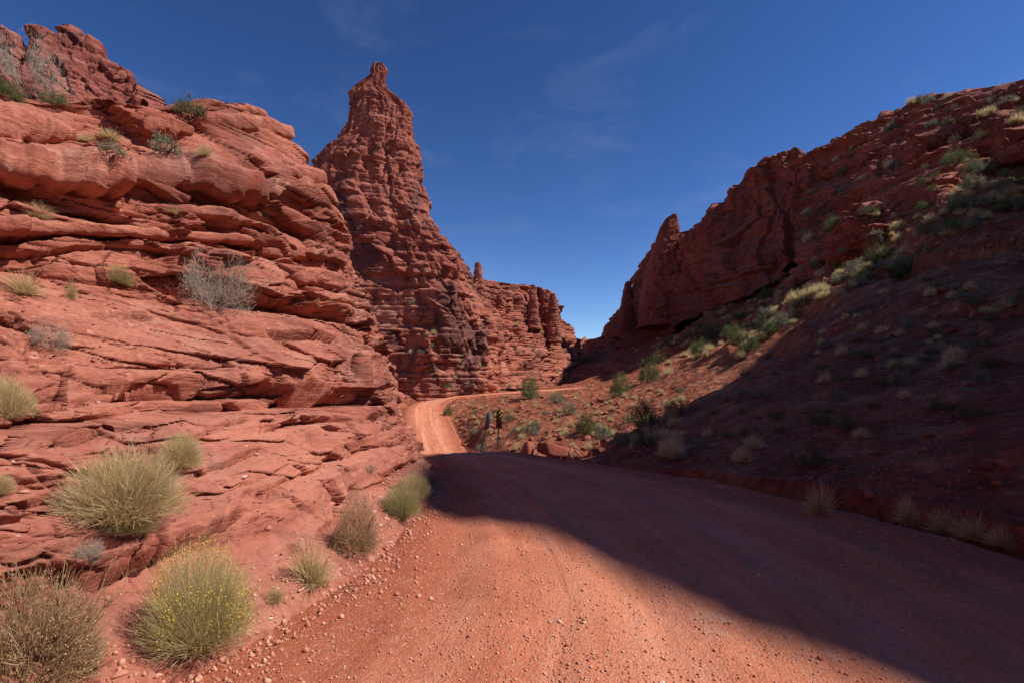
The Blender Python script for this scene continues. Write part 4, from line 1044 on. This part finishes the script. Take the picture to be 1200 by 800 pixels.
def sign(u, v, label, striped, yaw, lean, pw, ph, zb):
    h = hit(u, v); D = 25.0
    base = drop(*(px(u, v, D)[:2]), 4.0)[0]
    e = put(bpy.data.objects.new("marker_sign", None), label=label, cat="sign", group="marker signs at the bend")
    e.location = base; e.rotation_euler = (0, lean, 0)
    post = put(bpy.data.objects.new("post", mesh_from("post", *post_geo(zb + ph + (0.14 if striped else 0.0)), M_STEEL)), parent=e)
    pn = put(bpy.data.objects.new("panel", box_mesh("panel", pw, 0.012, ph, M_YEL if striped else M_BACK)), parent=e)
    pn.location = (-0.035 * math.sin(yaw), -0.045, zb); pn.rotation_euler = (0, 0, yaw)
    if striped:                                         # diagonal stripes clipped to the panel, 3 mm proud
        P_, k = [], 0
        for j in range(-3, 8):
            z0 = j * 0.22
            poly = [(-pw / 2, z0), (pw / 2, z0 + pw * 1.0), (pw / 2, z0 + pw + 0.11), (-pw / 2, z0 + 0.11)]
            def clip(pl, zc, keep_above):
                o = []
                for a, b in zip(pl, pl[1:] + pl[:1]):
                    ia, ib = (a[1] >= zc) == keep_above, (b[1] >= zc) == keep_above
                    if ia: o.append(a)
                    if ia != ib:
                        t = (zc - a[1]) / (b[1] - a[1]); o.append((a[0] + (b[0] - a[0]) * t, zc))
                return o
            poly = clip(clip(poly, 0.01, True), ph - 0.01, False)
            if len(poly) < 3: continue
            me = bpy.data.meshes.new("stripe"); n = len(poly)
            vs = [(x, -0.009, z) for x, z in poly] + [(x, -0.0055, z) for x, z in poly]
            me.from_pydata(vs, [], [tuple(range(n))] + [tuple(range(2 * n - 1, n - 1, -1))] + [(i, (i + 1) % n, n + (i + 1) % n, n + i) for i in range(n)]); me.materials.append(M_BLK)
            put(bpy.data.objects.new("stripe", me), parent=pn)
    for zz in (zb + 0.12, zb + ph - 0.12):
        bo = put(bpy.data.objects.new("bolt", box_mesh("bolt", 0.02, 0.03, 0.02, M_STEEL, -0.01)), parent=e); bo.location = (0, -0.055, zz)
    return e
def post_geo(hh):
    # U-channel steel post
    pr = [(-0.035, -0.03), (-0.02, -0.03), (-0.012, 0.02), (0.012, 0.02), (0.02, -0.03), (0.035, -0.03), (0.035, -0.022), (0.026, -0.022), (0.017, 0.028), (-0.017, 0.028), (-0.026, -0.022), (-0.035, -0.022)]
    n = len(pr); v = [(x, y, z) for z in (-0.4, hh) for x, y in pr]
    return np.array(v), np.array([(i, (i + 1) % n, n + (i + 1) % n, n + i) for i in range(n)])
sign(563.5, 537, "plain grey back of a leaning narrow road marker", False, -0.9, 0.20, 0.36, 0.86, 1.15)
sign(583.0, 541, "narrow road marker with diagonal yellow and black stripes", True, -0.35, 0.045, 0.31, 0.90, 1.15)

# ------------------------------------------------------------------ plants
def ribbons(B, d, L, W, bend, tint0, tint1, segs=3, taper=0.75):
    """thin curved blades; returns verts, quads, tint"""
    n = len(B); t = np.linspace(0, 1, segs + 1)
    side = np.cross(d, RNG.normal(size=(n, 3))); side /= np.linalg.norm(side, axis=1, keepdims=True) + 1e-9
    c = B[:, None] + d[:, None] * (L[:, None] * t[None])[..., None] + bend[:, None] * (t[None] ** 2 * L[:, None])[..., None]
    w = (W[:, None] * (1 - taper * t[None]))[..., None] * side[:, None] * 0.5
    v = np.stack([c - w, c + w], 2).reshape(-1, 3)                      # n, segs+1, 2
    base = (np.arange(n) * (segs + 1) * 2)[:, None]
    k = np.arange(segs)[None] * 2 + base
    f = np.stack([k, k + 1, k + 3, k + 2], -1).reshape(-1, 4)
    ti = (tint0[:, None] + (tint1 - tint0)[:, None] * t[None])[..., None].repeat(2, -1).reshape(-1)
    return v, f, np.clip(ti, 0, 1)
def leaves(C, size, tint, aspect=0.55):
    n = len(C); a = RNG.normal(size=(n, 3)); a /= np.linalg.norm(a, axis=1, keepdims=True)
    b = np.cross(a, RNG.normal(size=(n, 3))); b /= np.linalg.norm(b, axis=1, keepdims=True) + 1e-9
    a = a * size[:, None] * 0.5; b = b * size[:, None] * 0.5 * aspect
    v = np.stack([C - a, C + b, C + a, C - b], 1).reshape(-1, 3)
    f = (np.arange(n) * 4)[:, None] + np.arange(4)[None]
    return v, f, np.repeat(np.clip(tint, 0, 1), 4)
def merge(parts):
    V, Fc, T, o = [], [], [], 0
    for v, f, t in parts: V.append(v); Fc.append(f + o); T.append(t); o += len(v)
    return np.concatenate(V), np.concatenate(Fc), np.concatenate(T)
def pmesh(name, parts, mat):
    v, f, t = merge(parts); me = mesh_from(name, v, f, mat); attr(me, "tint", t); return me
def hemi(n, zmin=0.0, flat=1.0):
    d = RNG.normal(size=(n, 3)); d[:, 2] = np.abs(d[:, 2]) * flat + zmin; d /= np.linalg.norm(d, axis=1, keepdims=True); return d
U = lambda n, a=0, b=1: RNG.uniform(a, b, n)
def tube_branch(p0, p1, r0, r1, K=5, tint=0.5):
    d = p1 - p0; L = np.linalg.norm(d); d = d / L; s = np.cross(d, [0.3, 0.8, 0.5]); s /= np.linalg.norm(s); q = np.cross(d, s)
    a = np.arange(K) / K * 6.283
    ring = np.cos(a)[:, None] * s + np.sin(a)[:, None] * q
    v = np.concatenate([p0 + ring * r0, p1 + ring * r1]); i = np.arange(K); j = (i + 1) % K
    return v, np.stack([i, j, K + j, K + i], -1), np.full(2 * K, tint)
def branches(n, H, spread, r0=0.02, depth=2, kids=3, zmin=0.5):
    """woody limbs; returns parts and twig tips"""
    parts, tips = [], []
    def grow(p, d, L, r, lev):
        mid = p + d * L * 0.55 + RNG.normal(size=3) * L * 0.08; e = mid + (d + RNG.normal(size=3) * 0.25) * L * 0.45
        parts.append(tube_branch(p, mid, r, r * 0.75, 4, RNG.uniform(0.2, 0.9))); parts.append(tube_branch(mid, e, r * 0.75, r * 0.45, 4, RNG.uniform(0.3, 1)))
        if lev == 0: tips.append(e); return
        for k in range(kids):
            nd = d + RNG.normal(size=3) * 0.55; nd[2] += 0.1; nd /= np.linalg.norm(nd)
            grow(mid if k == 0 else e, nd, L * RNG.uniform(0.5, 0.8), r * 0.5, lev - 1)
        tips.append(e)
    for i in range(n):
        a = i / n * 6.283 + RNG.uniform(0, 1); d = np.array([math.cos(a) * spread, math.sin(a) * spread, zmin + RNG.uniform(0, 0.5)]); d /= np.linalg.norm(d)
        grow(np.array([RNG.uniform(-.03, .03), RNG.uniform(-.03, .03), -0.03]), d, H * RNG.uniform(0.4, 0.6), r0, depth)
    return parts, np.array(tips)

# every kind is built about 1 m wide and scaled where it stands
def dome_blades(n, H, W=0.004, segs=3, base=0.10, up=0.35, seed_tint=(0.0, 0.5, 0.5), droop=-0.1, lean=(0, 0)):
    d = hemi(n, 0.12, 0.9)
    lop = vnoise(d[:, 0] * 1.6 + n * 0.37, d[:, 1] * 1.6, d[:, 2] * 1.6)            # lopsided, with thin patches
    d = d[(lop > -0.45) | (U(n) < 0.35)]; n = len(d)
    a = U(n, 0, 6.283); r = base * np.sqrt(U(n))
    B = np.stack([r * np.cos(a), r * np.sin(a), U(n, -0.02, 0.02)], -1)
    # blade ends on an uneven ellipsoid
    rad = 1 / np.sqrt((d[:, 0] / 0.5) ** 2 + (d[:, 1] / 0.5) ** 2 + (d[:, 2] / H) ** 2)
    L = rad * (0.60 + 0.34 * U(n) ** 0.5) * (1 + 0.14 * fbm(d[:, 0] * 2.2, d[:, 1] * 2.2, d[:, 2] * 2.2 + n, 2))
    bend = np.stack([lean[0] + RNG.normal(size=n) * 0.12, lean[1] + RNG.normal(size=n) * 0.12, up * U(n, 0, 1) + droop], -1)
    t = U(n)
    return ribbons(B, d, L, W * (0.6 + 0.8 * U(n)), bend, seed_tint[0] + 0.3 * t, seed_tint[1] + seed_tint[2] * t, segs)
def twiggy_fill(n, H, ln=0.12, W=0.004, t0=0.1, t1=0.6, zmin=0.02):
    """short side twigs spread through the dome's outer half"""
    d = hemi(n, 0.0, 0.9); rad = 1 / np.sqrt((d[:, 0] / 0.5) ** 2 + (d[:, 1] / 0.5) ** 2 + (d[:, 2] / H) ** 2)
    B = d * (rad * (0.45 + 0.5 * U(n)))[:, None]; B[:, 2] += zmin
    dd = d + RNG.normal(size=(n, 3)) * 0.45; dd[:, 2] += 0.3; dd /= np.linalg.norm(dd, axis=1, keepdims=True)
    t = U(n)
    return ribbons(B, dd, ln * (0.5 + U(n)), W * (0.7 + 0.6 * U(n)), RNG.normal(size=(n, 3)) * 0.1, t0 + 0.3 * t, t1 + 0.4 * t, 2)

KIND = {}
for k in range(3):   # dry straw domes
    KIND['straw', k] = [("stems", pmesh("stems", [dome_blades(3000, 0.55, 0.0042, 3, 0.14), twiggy_fill(5200, 0.52, 0.10, 0.0042, 0.3, 0.6)], M_STRAW)), ("twigs", pmesh("twigs", [dome_blades(500, 0.4, 0.007, 2, 0.10, seed_tint=(0.0, 0.1, 0.2))], M_BLACKB))]
    KIND['greenstraw', k] = [("stems", pmesh("stems", [dome_blades(2600, 0.6, 0.0044, 3, 0.18, up=0.5), twiggy_fill(4200, 0.56, 0.10, 0.0044, 0.25, 0.55)], M_STRAWG)), ("twigs", pmesh("twigs", [dome_blades(500, 0.45, 0.007, 2, 0.12, seed_tint=(0.0, 0.1, 0.2))], M_BLACKB))]
    KIND['grass', k] = [("blades", pmesh("blades", [dome_blades(750, 0.75, 0.0085, 4, 0.13, up=0.2, droop=-0.25, seed_tint=(0.1, 0.45, 0.55))], M_STRAW))]
def yellow_bush():
    st = dome_blades(5200, 0.80, 0.0045, 3, 0.16, up=0.5, seed_tint=(0.3, 0.6, 0.4), droop=-0.05)
    fl = twiggy_fill(4500, 0.78, 0.10, 0.0042, 0.4, 0.7)
    n = 5200; d = hemi(n, 0.55, 0.9); rad = 1 / np.sqrt((d[:, 0] / 0.5) ** 2 + (d[:, 1] / 0.5) ** 2 + (d[:, 2] / 0.84) ** 2)
    C = d * (rad * (0.86 + 0.2 * U(n)))[:, None] + np.array([0.0, 0, 0.02])
    keep = vnoise(C[:, 0] * 6, C[:, 1] * 6, C[:, 2] * 6) > -0.05
    return [("stems", pmesh("stems", [st, fl], M_STRAWG)), ("flowers", pmesh("flowers", [leaves(C[keep], 0.009 + 0.009 * U(keep.sum()), U(keep.sum()), 0.8)], M_YELLOW))]
KIND['yellow', 0] = yellow_bush()
def brown_brush(n=6500, H=0.75):
    parts, tips = branches(9, 0.8, 0.9, 0.012, 3, 3, 0.4)
    tw = twiggy_fill(n, H, 0.10, 0.0055, 0.15, 0.6)
    m = 5200; d = hemi(m, 0.0, 0.9); rad = 1 / np.sqrt((d[:, 0] / 0.5) ** 2 + (d[:, 1] / 0.5) ** 2 + (d[:, 2] / H) ** 2)
    C = d * (rad * (0.75 + 0.27 * U(m)))[:, None]
    clump = vnoise(C[:, 0] * 9, C[:, 1] * 9, C[:, 2] * 9)
    C = C[clump > -0.1]; cl = clump[clump > -0.1]
    return [("twigs", pmesh("twigs", parts + [tw], M_BLACKB)), ("leaves", pmesh("leaves", [leaves(C, 0.009 + 0.009 * U(len(C)), 0.55 + 0.5 * cl + 0.25 * U(len(C)), 0.7)], M_BLACKB)),
            ("leaves", pmesh("leaves", [leaves(C[::4] * 0.98, 0.013 + 0.010 * U(len(C[::4])), 0.4 + 0.6 * U(len(C[::4])))], M_OLIVE))]
KIND['brown', 0] = brown_brush(); KIND['brown', 1] = brown_brush(4500, 0.8)
def twig_shrub(seed=0, leafy=700, mat=M_SAGE, H=0.85):
    parts, tips = branches(24, H * 1.0, 1.0, 0.0070, 2, 4, 0.40)
    n = 3600; j = RNG.integers(0, len(tips), n)
    B = tips[j] + RNG.normal(size=(n, 3)) * 0.05
    dd = RNG.normal(size=(n, 3)) * 0.6 + B; dd[:, 2] += 0.5; dd /= np.linalg.norm(dd, axis=1, keepdims=True)
    t = U(n); tw = ribbons(B, dd, 0.04 + 0.10 * U(n), 0.0058 * (0.6 + U(n)), RNG.normal(size=(n, 3)) * 0.15, 0.3 + 0.4 * t, 0.5 + 0.5 * t, 2)
    out = [("twigs", pmesh("twigs", parts + [tw], M_TWIG))]
    if leafy:
        C = tips[RNG.integers(0, len(tips), leafy)] + RNG.normal(size=(leafy, 3)) * 0.05; C = C[C[:, 2] > 0.02]
        out.append(("leaves", pmesh("leaves", [leaves(C, 0.018 + 0.016 * U(len(C)), U(len(C)))], mat)))
    return out
KIND['twig', 0] = twig_shrub(); KIND['twig', 1] = twig_shrub(1, 300); KIND['dead', 0] = twig_shrub(2, 0, H=1.0)
def green_shrub(n_cl=60, per=80, H=0.75, mat=M_GREEN, lsz=0.035, gap=0.1):
    parts, tips = branches(6, H, 0.7, 0.022, 2, 3, 0.5)
    d = hemi(n_cl, 0.05, 0.8); rad = 1 / np.sqrt((d[:, 0] / 0.5) ** 2 + (d[:, 1] / 0.5) ** 2 + (d[:, 2] / H) ** 2)
    C = d * (rad * (0.55 + 0.45 * U(n_cl)))[:, None]; C[:, 2] += 0.08
    r = 0.07 + 0.07 * U(n_cl)
    P_ = np.repeat(C, per, 0) + RNG.normal(size=(n_cl * per, 3)) * np.repeat(r, per)[:, None] * 0.6
    P_ = P_[P_[:, 2] > 0.02]; n = len(P_)
    ti = np.clip(0.35 + 0.5 * U(n) + 0.25 * vnoise(P_[:, 0] * 6, P_[:, 1] * 6, P_[:, 2] * 6), 0, 1)
    return [("stem", pmesh("stem", parts, M_BARK)), ("leaves", pmesh("leaves", [leaves(P_, lsz * (0.6 + 0.8 * U(n)), ti, 0.5)], mat))]
for k in range(3):
    KIND['green', k] = green_shrub(70, 80)
    KIND['sage', k] = green_shrub(36, 45, 0.6, M_SAGE, 0.05)
    KIND['olive', k] = green_shrub(44, 55, 0.7, M_OLIVE, 0.045)
    KIND['tuft', k] = [("blades", pmesh("blades", [dome_blades(420, 0.6, 0.026, 2, 0.22, seed_tint=(0.25, 0.55, 0.45))], M_STRAW))]

for _key, _parts in KIND.items():                       # every kind 1 m wide and 1 m high, base at the origin
    allv = []
    for nm, me in _parts:
        v = np.zeros(len(me.vertices) * 3, np.float32); me.vertices.foreach_get("co", v); allv.append(v.reshape(-1, 3))
    w = np.concatenate(allv); rad_ = np.percentile(np.hypot(w[:, 0], w[:, 1]), 93 if _key[0] in ('twig', 'dead') else 97.0); ht = np.percentile(w[:, 2], 98.5)
    for (nm, me), v in zip(_parts, allv):
        v = v * np.array([0.5 / rad_, 0.5 / rad_, 1 / ht], np.float32); me.vertices.foreach_set("co", v.ravel()); me.update()
def plant(kind, k, name, loc, width, label, cat, group=None, rz=None, hs=1.0, lean=(0, 0)):
    e = put(bpy.data.objects.new(name, None), label=label, cat=cat, group=group)
    e.location = (loc[0], loc[1], loc[2] - 0.02 * width); sx_ = random.uniform(0.88, 1.12); e.scale = (width * 0.79 * sx_, width * 0.79 / sx_, width * hs * 0.80)
    e.rotation_euler = (lean[0] + random.uniform(-0.14, 0.14), lean[1] + random.uniform(-0.14, 0.14), random.uniform(0, 6.28) if rz is None else rz)
    e.empty_display_size = 0.1
    for nm, me in KIND[kind, k]:
        put(bpy.data.objects.new(nm, me), parent=e)
    return e
def small(kind, k, name, loc, width, label, cat, group, hs=1.0):
    """a far plant: too small to show its parts, one joined mesh"""
    key = (kind, k, 'one')
    if key not in KIND:
        src = KIND[kind, k]
        V, Fc, T, mi, o = [], [], [], [], 0
        for j, (nm, me) in enumerate(src):
            v = np.zeros(len(me.vertices) * 3, np.float32); me.vertices.foreach_get("co", v); f = np.zeros(len(me.polygons) * 4, np.int32); me.loops.foreach_get("vertex_index", f)
            t = np.zeros(len(me.vertices), np.float32); me.attributes["tint"].data.foreach_get("value", t)
            V.append(v.reshape(-1, 3)); Fc.append(f.reshape(-1, 4) + o); T.append(t); mi += [j] * len(me.polygons); o += len(me.vertices)
        me = mesh_from(name, np.concatenate(V), np.concatenate(Fc), None)
        for nm, m0 in src: me.materials.append(m0.materials[0])
        me.polygons.foreach_set("material_index", np.array(mi, np.int32)); attr(me, "tint", np.concatenate(T)); KIND[key] = me
    o = put(bpy.data.objects.new(name, KIND[key]), label=label, cat=cat, group=group)
    o.location = (loc[0], loc[1], loc[2] - 0.03 * width); o.scale = (width, width, width * hs); o.rotation_euler = (0, 0, random.uniform(0, 6.28))
    return o

# plants one can name: kind, variant, object name, pixel of the base, width in pixels, height factor, label, category
HERO = [
 ('brown', 0, 'brown_bush', 30, 805, 205, 0.8, "big dense grey brown bush at the foot of the left slope", 'bush'),
 ('yellow', 0, 'yellow_bush', 232, 752, 150, 0.92, "bushy plant with yellow flowering tips beside the road edge", 'bush'),
 ('straw', 0, 'straw_bush', 145, 602, 148, 0.62, "largest straw coloured rounded bush on the left slope", 'bush'),
 ('greenstraw', 1, 'straw_bush', 150, 622, 74, 0.45, "low greenish tuft growing against the largest straw bush", 'bush'),
 ('straw', 1, 'straw_bush', 211, 545, 68, 0.66, "small straw dome bush above the largest straw bush", 'bush'),
 ('straw', 2, 'straw_bush', 6, 488, 84, 0.72, "pale straw bush standing alone beside the bare bench", 'bush'),
 ('twig', 1, 'grey_shrub', 58, 408, 60, 0.6, "low grey tangled shrub on the stony bench", 'shrub'),
 ('grass', 0, 'grass_clump', 26, 345, 58, 0.6, "spreading dry grass clump under the lowest ledges", 'grass'),
 ('grass', 1, 'grass_clump', 83, 350, 22, 1.25, "thin upright dry grass tuft between a clump and a dome", 'grass'),
 ('greenstraw', 0, 'straw_bush', 137, 332, 40, 0.65, "small neat olive straw dome on the bench under ledges", 'bush'),
 ('twig', 0, 'twiggy_shrub', 250, 362, 98, 0.78, "open grey twiggy shrub with bare spiky stems on the bench", 'shrub'),
 ('grass', 2, 'grass_clump', 45, 255, 44, 0.48, "short dry grass clump growing below the long rounded slab", 'grass'),
 ('grass', 0, 'grass_clump', 202, 250, 22, 0.6, "tiny dry grass tuft tucked on the ledge below the long slab", 'grass'),
 ('straw', 1, 'straw_bush', -2, 578, 40, 0.7, "straw bush next to a bright orange stone on the left slope", 'bush'),
 ('twig', 1, 'grey_shrub', 105, 655, 44, 0.65, "small dead looking shrub above the thin tilted slab", 'shrub'),
 ('grass', 1, 'grass_clump', 366, 684, 74, 0.95, "green and straw grass tuft on the verge by a cream stone", 'grass'),
 ('brown', 1, 'brown_bush', 414, 645, 92, 0.9, "brown green bush on the verge behind the green straw tuft", 'bush'),
 ('greenstraw', 2, 'straw_bush', 470, 602, 66, 0.68, "greenish rounded grass bush on the verge near the shadow", 'bush'),
 ('straw', 0, 'straw_bush', 486, 580, 48, 0.66, "pale tuft right behind the greenish verge bush", 'bush'),
 ('brown', 1, 'brown_bush', 506, 566, 26, 0.75, "small dark bush at the cliff corner just by the shadow edge", 'bush'),
 ('twig', 1, 'grey_shrub', 433, 553, 20, 0.7, "tiny twiggy shrub on smooth rock above the verge bushes", 'shrub'),
 ('grass', 2, 'grass_clump', 322, 702, 40, 0.5, "wispy dry grass spray right of the yellow tipped bush", 'grass'),
 ('dead', 0, 'dead_shrub', 34, 116, 100, 0.82, "bare grey dead shrub on the upper ledge under the crag", 'shrub'),
 ('green', 0, 'green_bush', 8, 118, 46, 0.6, "green bush below the bare dead shrub", 'bush'),
 ('green', 1, 'green_bush', 64, 124, 34, 0.5, "low green bush right of the bare dead shrub", 'bush'),
 ('olive', 0, 'green_bush', 223, 138, 52, 0.62, "olive green bush peeking over the ledge against the sky", 'bush'),
 ('sage', 0, 'sage_bush', 194, 181, 48, 0.6, "round grey green bush resting on the long rounded slab", 'bush'),
 ('sage', 1, 'sage_bush', 131, 184, 54, 0.36, "low wide grey green bush left on the long slab", 'bush'),
 ('grass', 1, 'grass_clump', 240, 183, 30, 0.6, "dry grass tuft right of the round grey green bush", 'grass'),
 ('tuft', 0, 'grass_clump', 128, 164, 40, 0.45, "dry straw grass on the upper ledge behind the wide bush", 'grass'),
 ('tuft', 1, 'grass_clump', 98, 166, 28, 0.45, "small straw tuft beside the bulging slab's end", 'grass'),
 ('green', 2, 'juniper_tree', 622, 467, 33, 1.0, "dark green small tree alone on the sunlit wash slope", 'tree'),
 ('green', 0, 'green_bush', 685, 508, 34, 0.95, "bright green round bush above the rocky ledge", 'bush'),
 ('green', 1, 'green_bush', 725, 463, 31, 1.05, "green bush beside the dark gully at the far wall's foot", 'bush'),
 ('green', 2, 'green_bush', 756, 502, 40, 1.1, "tall dark green bush on bare red soil at the shadow's edge", 'bush'),
 ('green', 0, 'green_bush', 761, 447, 33, 0.95, "green bush at the far edge of the sunlit red soil", 'bush'),
 ('olive', 1, 'green_bush', 791, 487, 34, 0.8, "half shaded olive bush right of the tall dark green bush", 'bush'),
 ('sage', 2, 'sage_bush', 707, 516, 26, 1.1, "grey green bush touching the bright green round bush", 'bush'),
 ('sage', 0, 'sage_bush', 667, 486, 26, 0.8, "grey green bush behind the bright green round bush", 'bush'),
 ('olive', 2, 'green_bush', 628, 505, 18, 1.0, "small olive bush above the upright boulder of the ledge", 'bush'),
 ('green', 1, 'green_bush', 524, 486, 14, 0.9, "small vivid green bush at the inside of the road bend", 'bush'),
 ('sage', 1, 'sage_bush', 652, 472, 28, 0.6, "low sage bush right of the lone small tree", 'bush'),
 ('olive', 0, 'green_bush', 825, 402, 46, 0.8, "wide green bush at the lit strip's lower end", 'bush'),
 ('green', 2, 'green_bush', 858, 397, 30, 0.75, "dark green bush on the lit strip beside a wide bush", 'bush'),
 ('olive', 1, 'green_bush', 771, 426, 22, 1.0, "olive bush standing in the shade below the cliff", 'bush'),
 ('olive', 2, 'green_bush', 940, 361, 32, 0.75, "olive bush in the middle of the lit strip", 'bush'),
 ('green', 0, 'green_bush', 897, 352, 20, 1.0, "upright green bush under the lit outcrop", 'bush'),
 ('green', 1, 'green_bush', 974, 272, 22, 1.0, "bright green bush where the lit strip meets the cliff", 'bush'),
 ('olive', 0, 'green_bush', 1120, 194, 30, 0.9, "green bush standing on ledges high on the right hill", 'bush'),
 ('grass', 0, 'grass_clump', 960, 600, 52, 0.8, "shaded straw grass clump leaning beside the road", 'grass'),
 ('grass', 1, 'grass_clump', 1064, 610, 44, 0.8, "shaded straw grass clump at the end of the pale grass row", 'grass'),
 ('grass', 2, 'grass_clump', 1105, 622, 52, 0.62, "pale grass in the shaded row, next to the straw clump", 'grass'),
 ('grass', 0, 'grass_clump', 1140, 630, 54, 0.6, "pale grass in the middle of the shaded row", 'grass'),
 ('grass', 1, 'grass_clump', 1172, 638, 48, 0.55, "pale grass ending the shaded row farthest from the straw clump", 'grass'),
]
for kind, k, name, u, v, w, hs, lab, cat in HERO:
    h = hit(max(u, -60), v)
    if h is None: print("NO HIT", lab); continue
    plant(kind, k, name, h[0], w * h[0].y / F, lab, cat, hs=hs)

LOOK = {'olive': 'olive green', 'sage': 'grey green', 'tuft': 'dry straw coloured', 'green': 'fresh green'}
def scatter(n, box, kinds, wmin, wmax, name, label, cat, group, only=("ground",), cond=lambda u, v, h: True, hs=(0.5, 0.8)):
    c = t = 0
    while c < n and t < n * 40:
        t += 1
        u, v = random.uniform(box[0], box[1]), random.uniform(box[2], box[3])
        h = hit(u, v)
        if h is None or h[2].name not in only or h[1].z < 0.3 or not cond(u, v, h): continue
        kd = random.choice(kinds)
        small(kd, random.randrange(3), name, h[0], random.uniform(wmin, wmax), (LOOK[kd] + " " + label) if len(kinds) > 1 else label, cat, group, random.uniform(*hs)); c += 1
off_road = lambda u, v, h: float(road_query(np.array([[h[0].x]]), np.array([[h[0].y]]))[0][0, 0]) > 3.2
scatter(120, (520, 800, 455, 545), ['tuft'], 0.3, 0.7, "dry_tuft", "small dry straw tuft on the sunlit rubble of the wash", 'grass', "dry tufts on the sunlit wash", cond=off_road)
scatter(30, (530, 800, 440, 535), ['sage', 'olive'], 0.4, 1.0, "desert_shrub", "small shrub among rubble of the sunlit wash", 'shrub', "shrubs on the sunlit wash", cond=off_road)
scatter(95, (780, 1198, 330, 575), ['sage', 'olive', 'olive', 'tuft'], 0.25, 0.6, "shaded_shrub", "plant growing in the shade of the right hillside", 'shrub', "shrubs on the shaded hillside", cond=lambda u, v, h: 9.5 < h[0].y < 45 and off_road(u, v, h))
scatter(90, (760, 1198, 110, 420), ['olive', 'green', 'sage'], 0.9, 2.0, "hillside_shrub", "shrub dotting the upper right hillside", 'shrub', "shrubs on the upper right hillside", cond=lambda u, v, h: h[0].y > 38)
scatter(110, (760, 1198, 110, 420), ['tuft'], 0.6, 1.3, "hillside_tuft", "pale dry tuft on the upper right hillside", 'grass', "dry tufts on the upper right hillside", cond=lambda u, v, h: h[0].y > 38)
scatter(60, (480, 690, 340, 460), ['sage', 'tuft'], 0.6, 1.3, "ledge_shrub", "plant growing on the far canyon wall's ledges", 'shrub', "shrubs on the far canyon wall", only=("far_cliff", "rock_spire"))
scatter(60, (940, 1198, 100, 320), ['olive', 'sage', 'tuft'], 0.8, 1.9, "ledge_brush", "scrubby plant on the red ledges of the upper right hill", 'shrub', "brush on the upper right ledges", only=("right_hillside",))
scatter(70, (740, 1010, 320, 440), ['tuft'], 0.7, 1.5, "strip_tuft", "pale dry tuft on the sunlit strip below the shaded cliff", 'grass', "dry tufts on the sunlit strip", cond=lambda u, v, h: h[0].y > 34 and abs(v - (420 - (u - 770) * 0.47)) < 26)
scatter(40, (960, 1198, 330, 470), ['tuft', 'sage'], 0.3, 0.6, "slope_plant", "small plant on the pale band of the shaded slope", 'grass', "plants on the pale band of the shaded slope", cond=lambda u, v, h: h[0].y > 13)
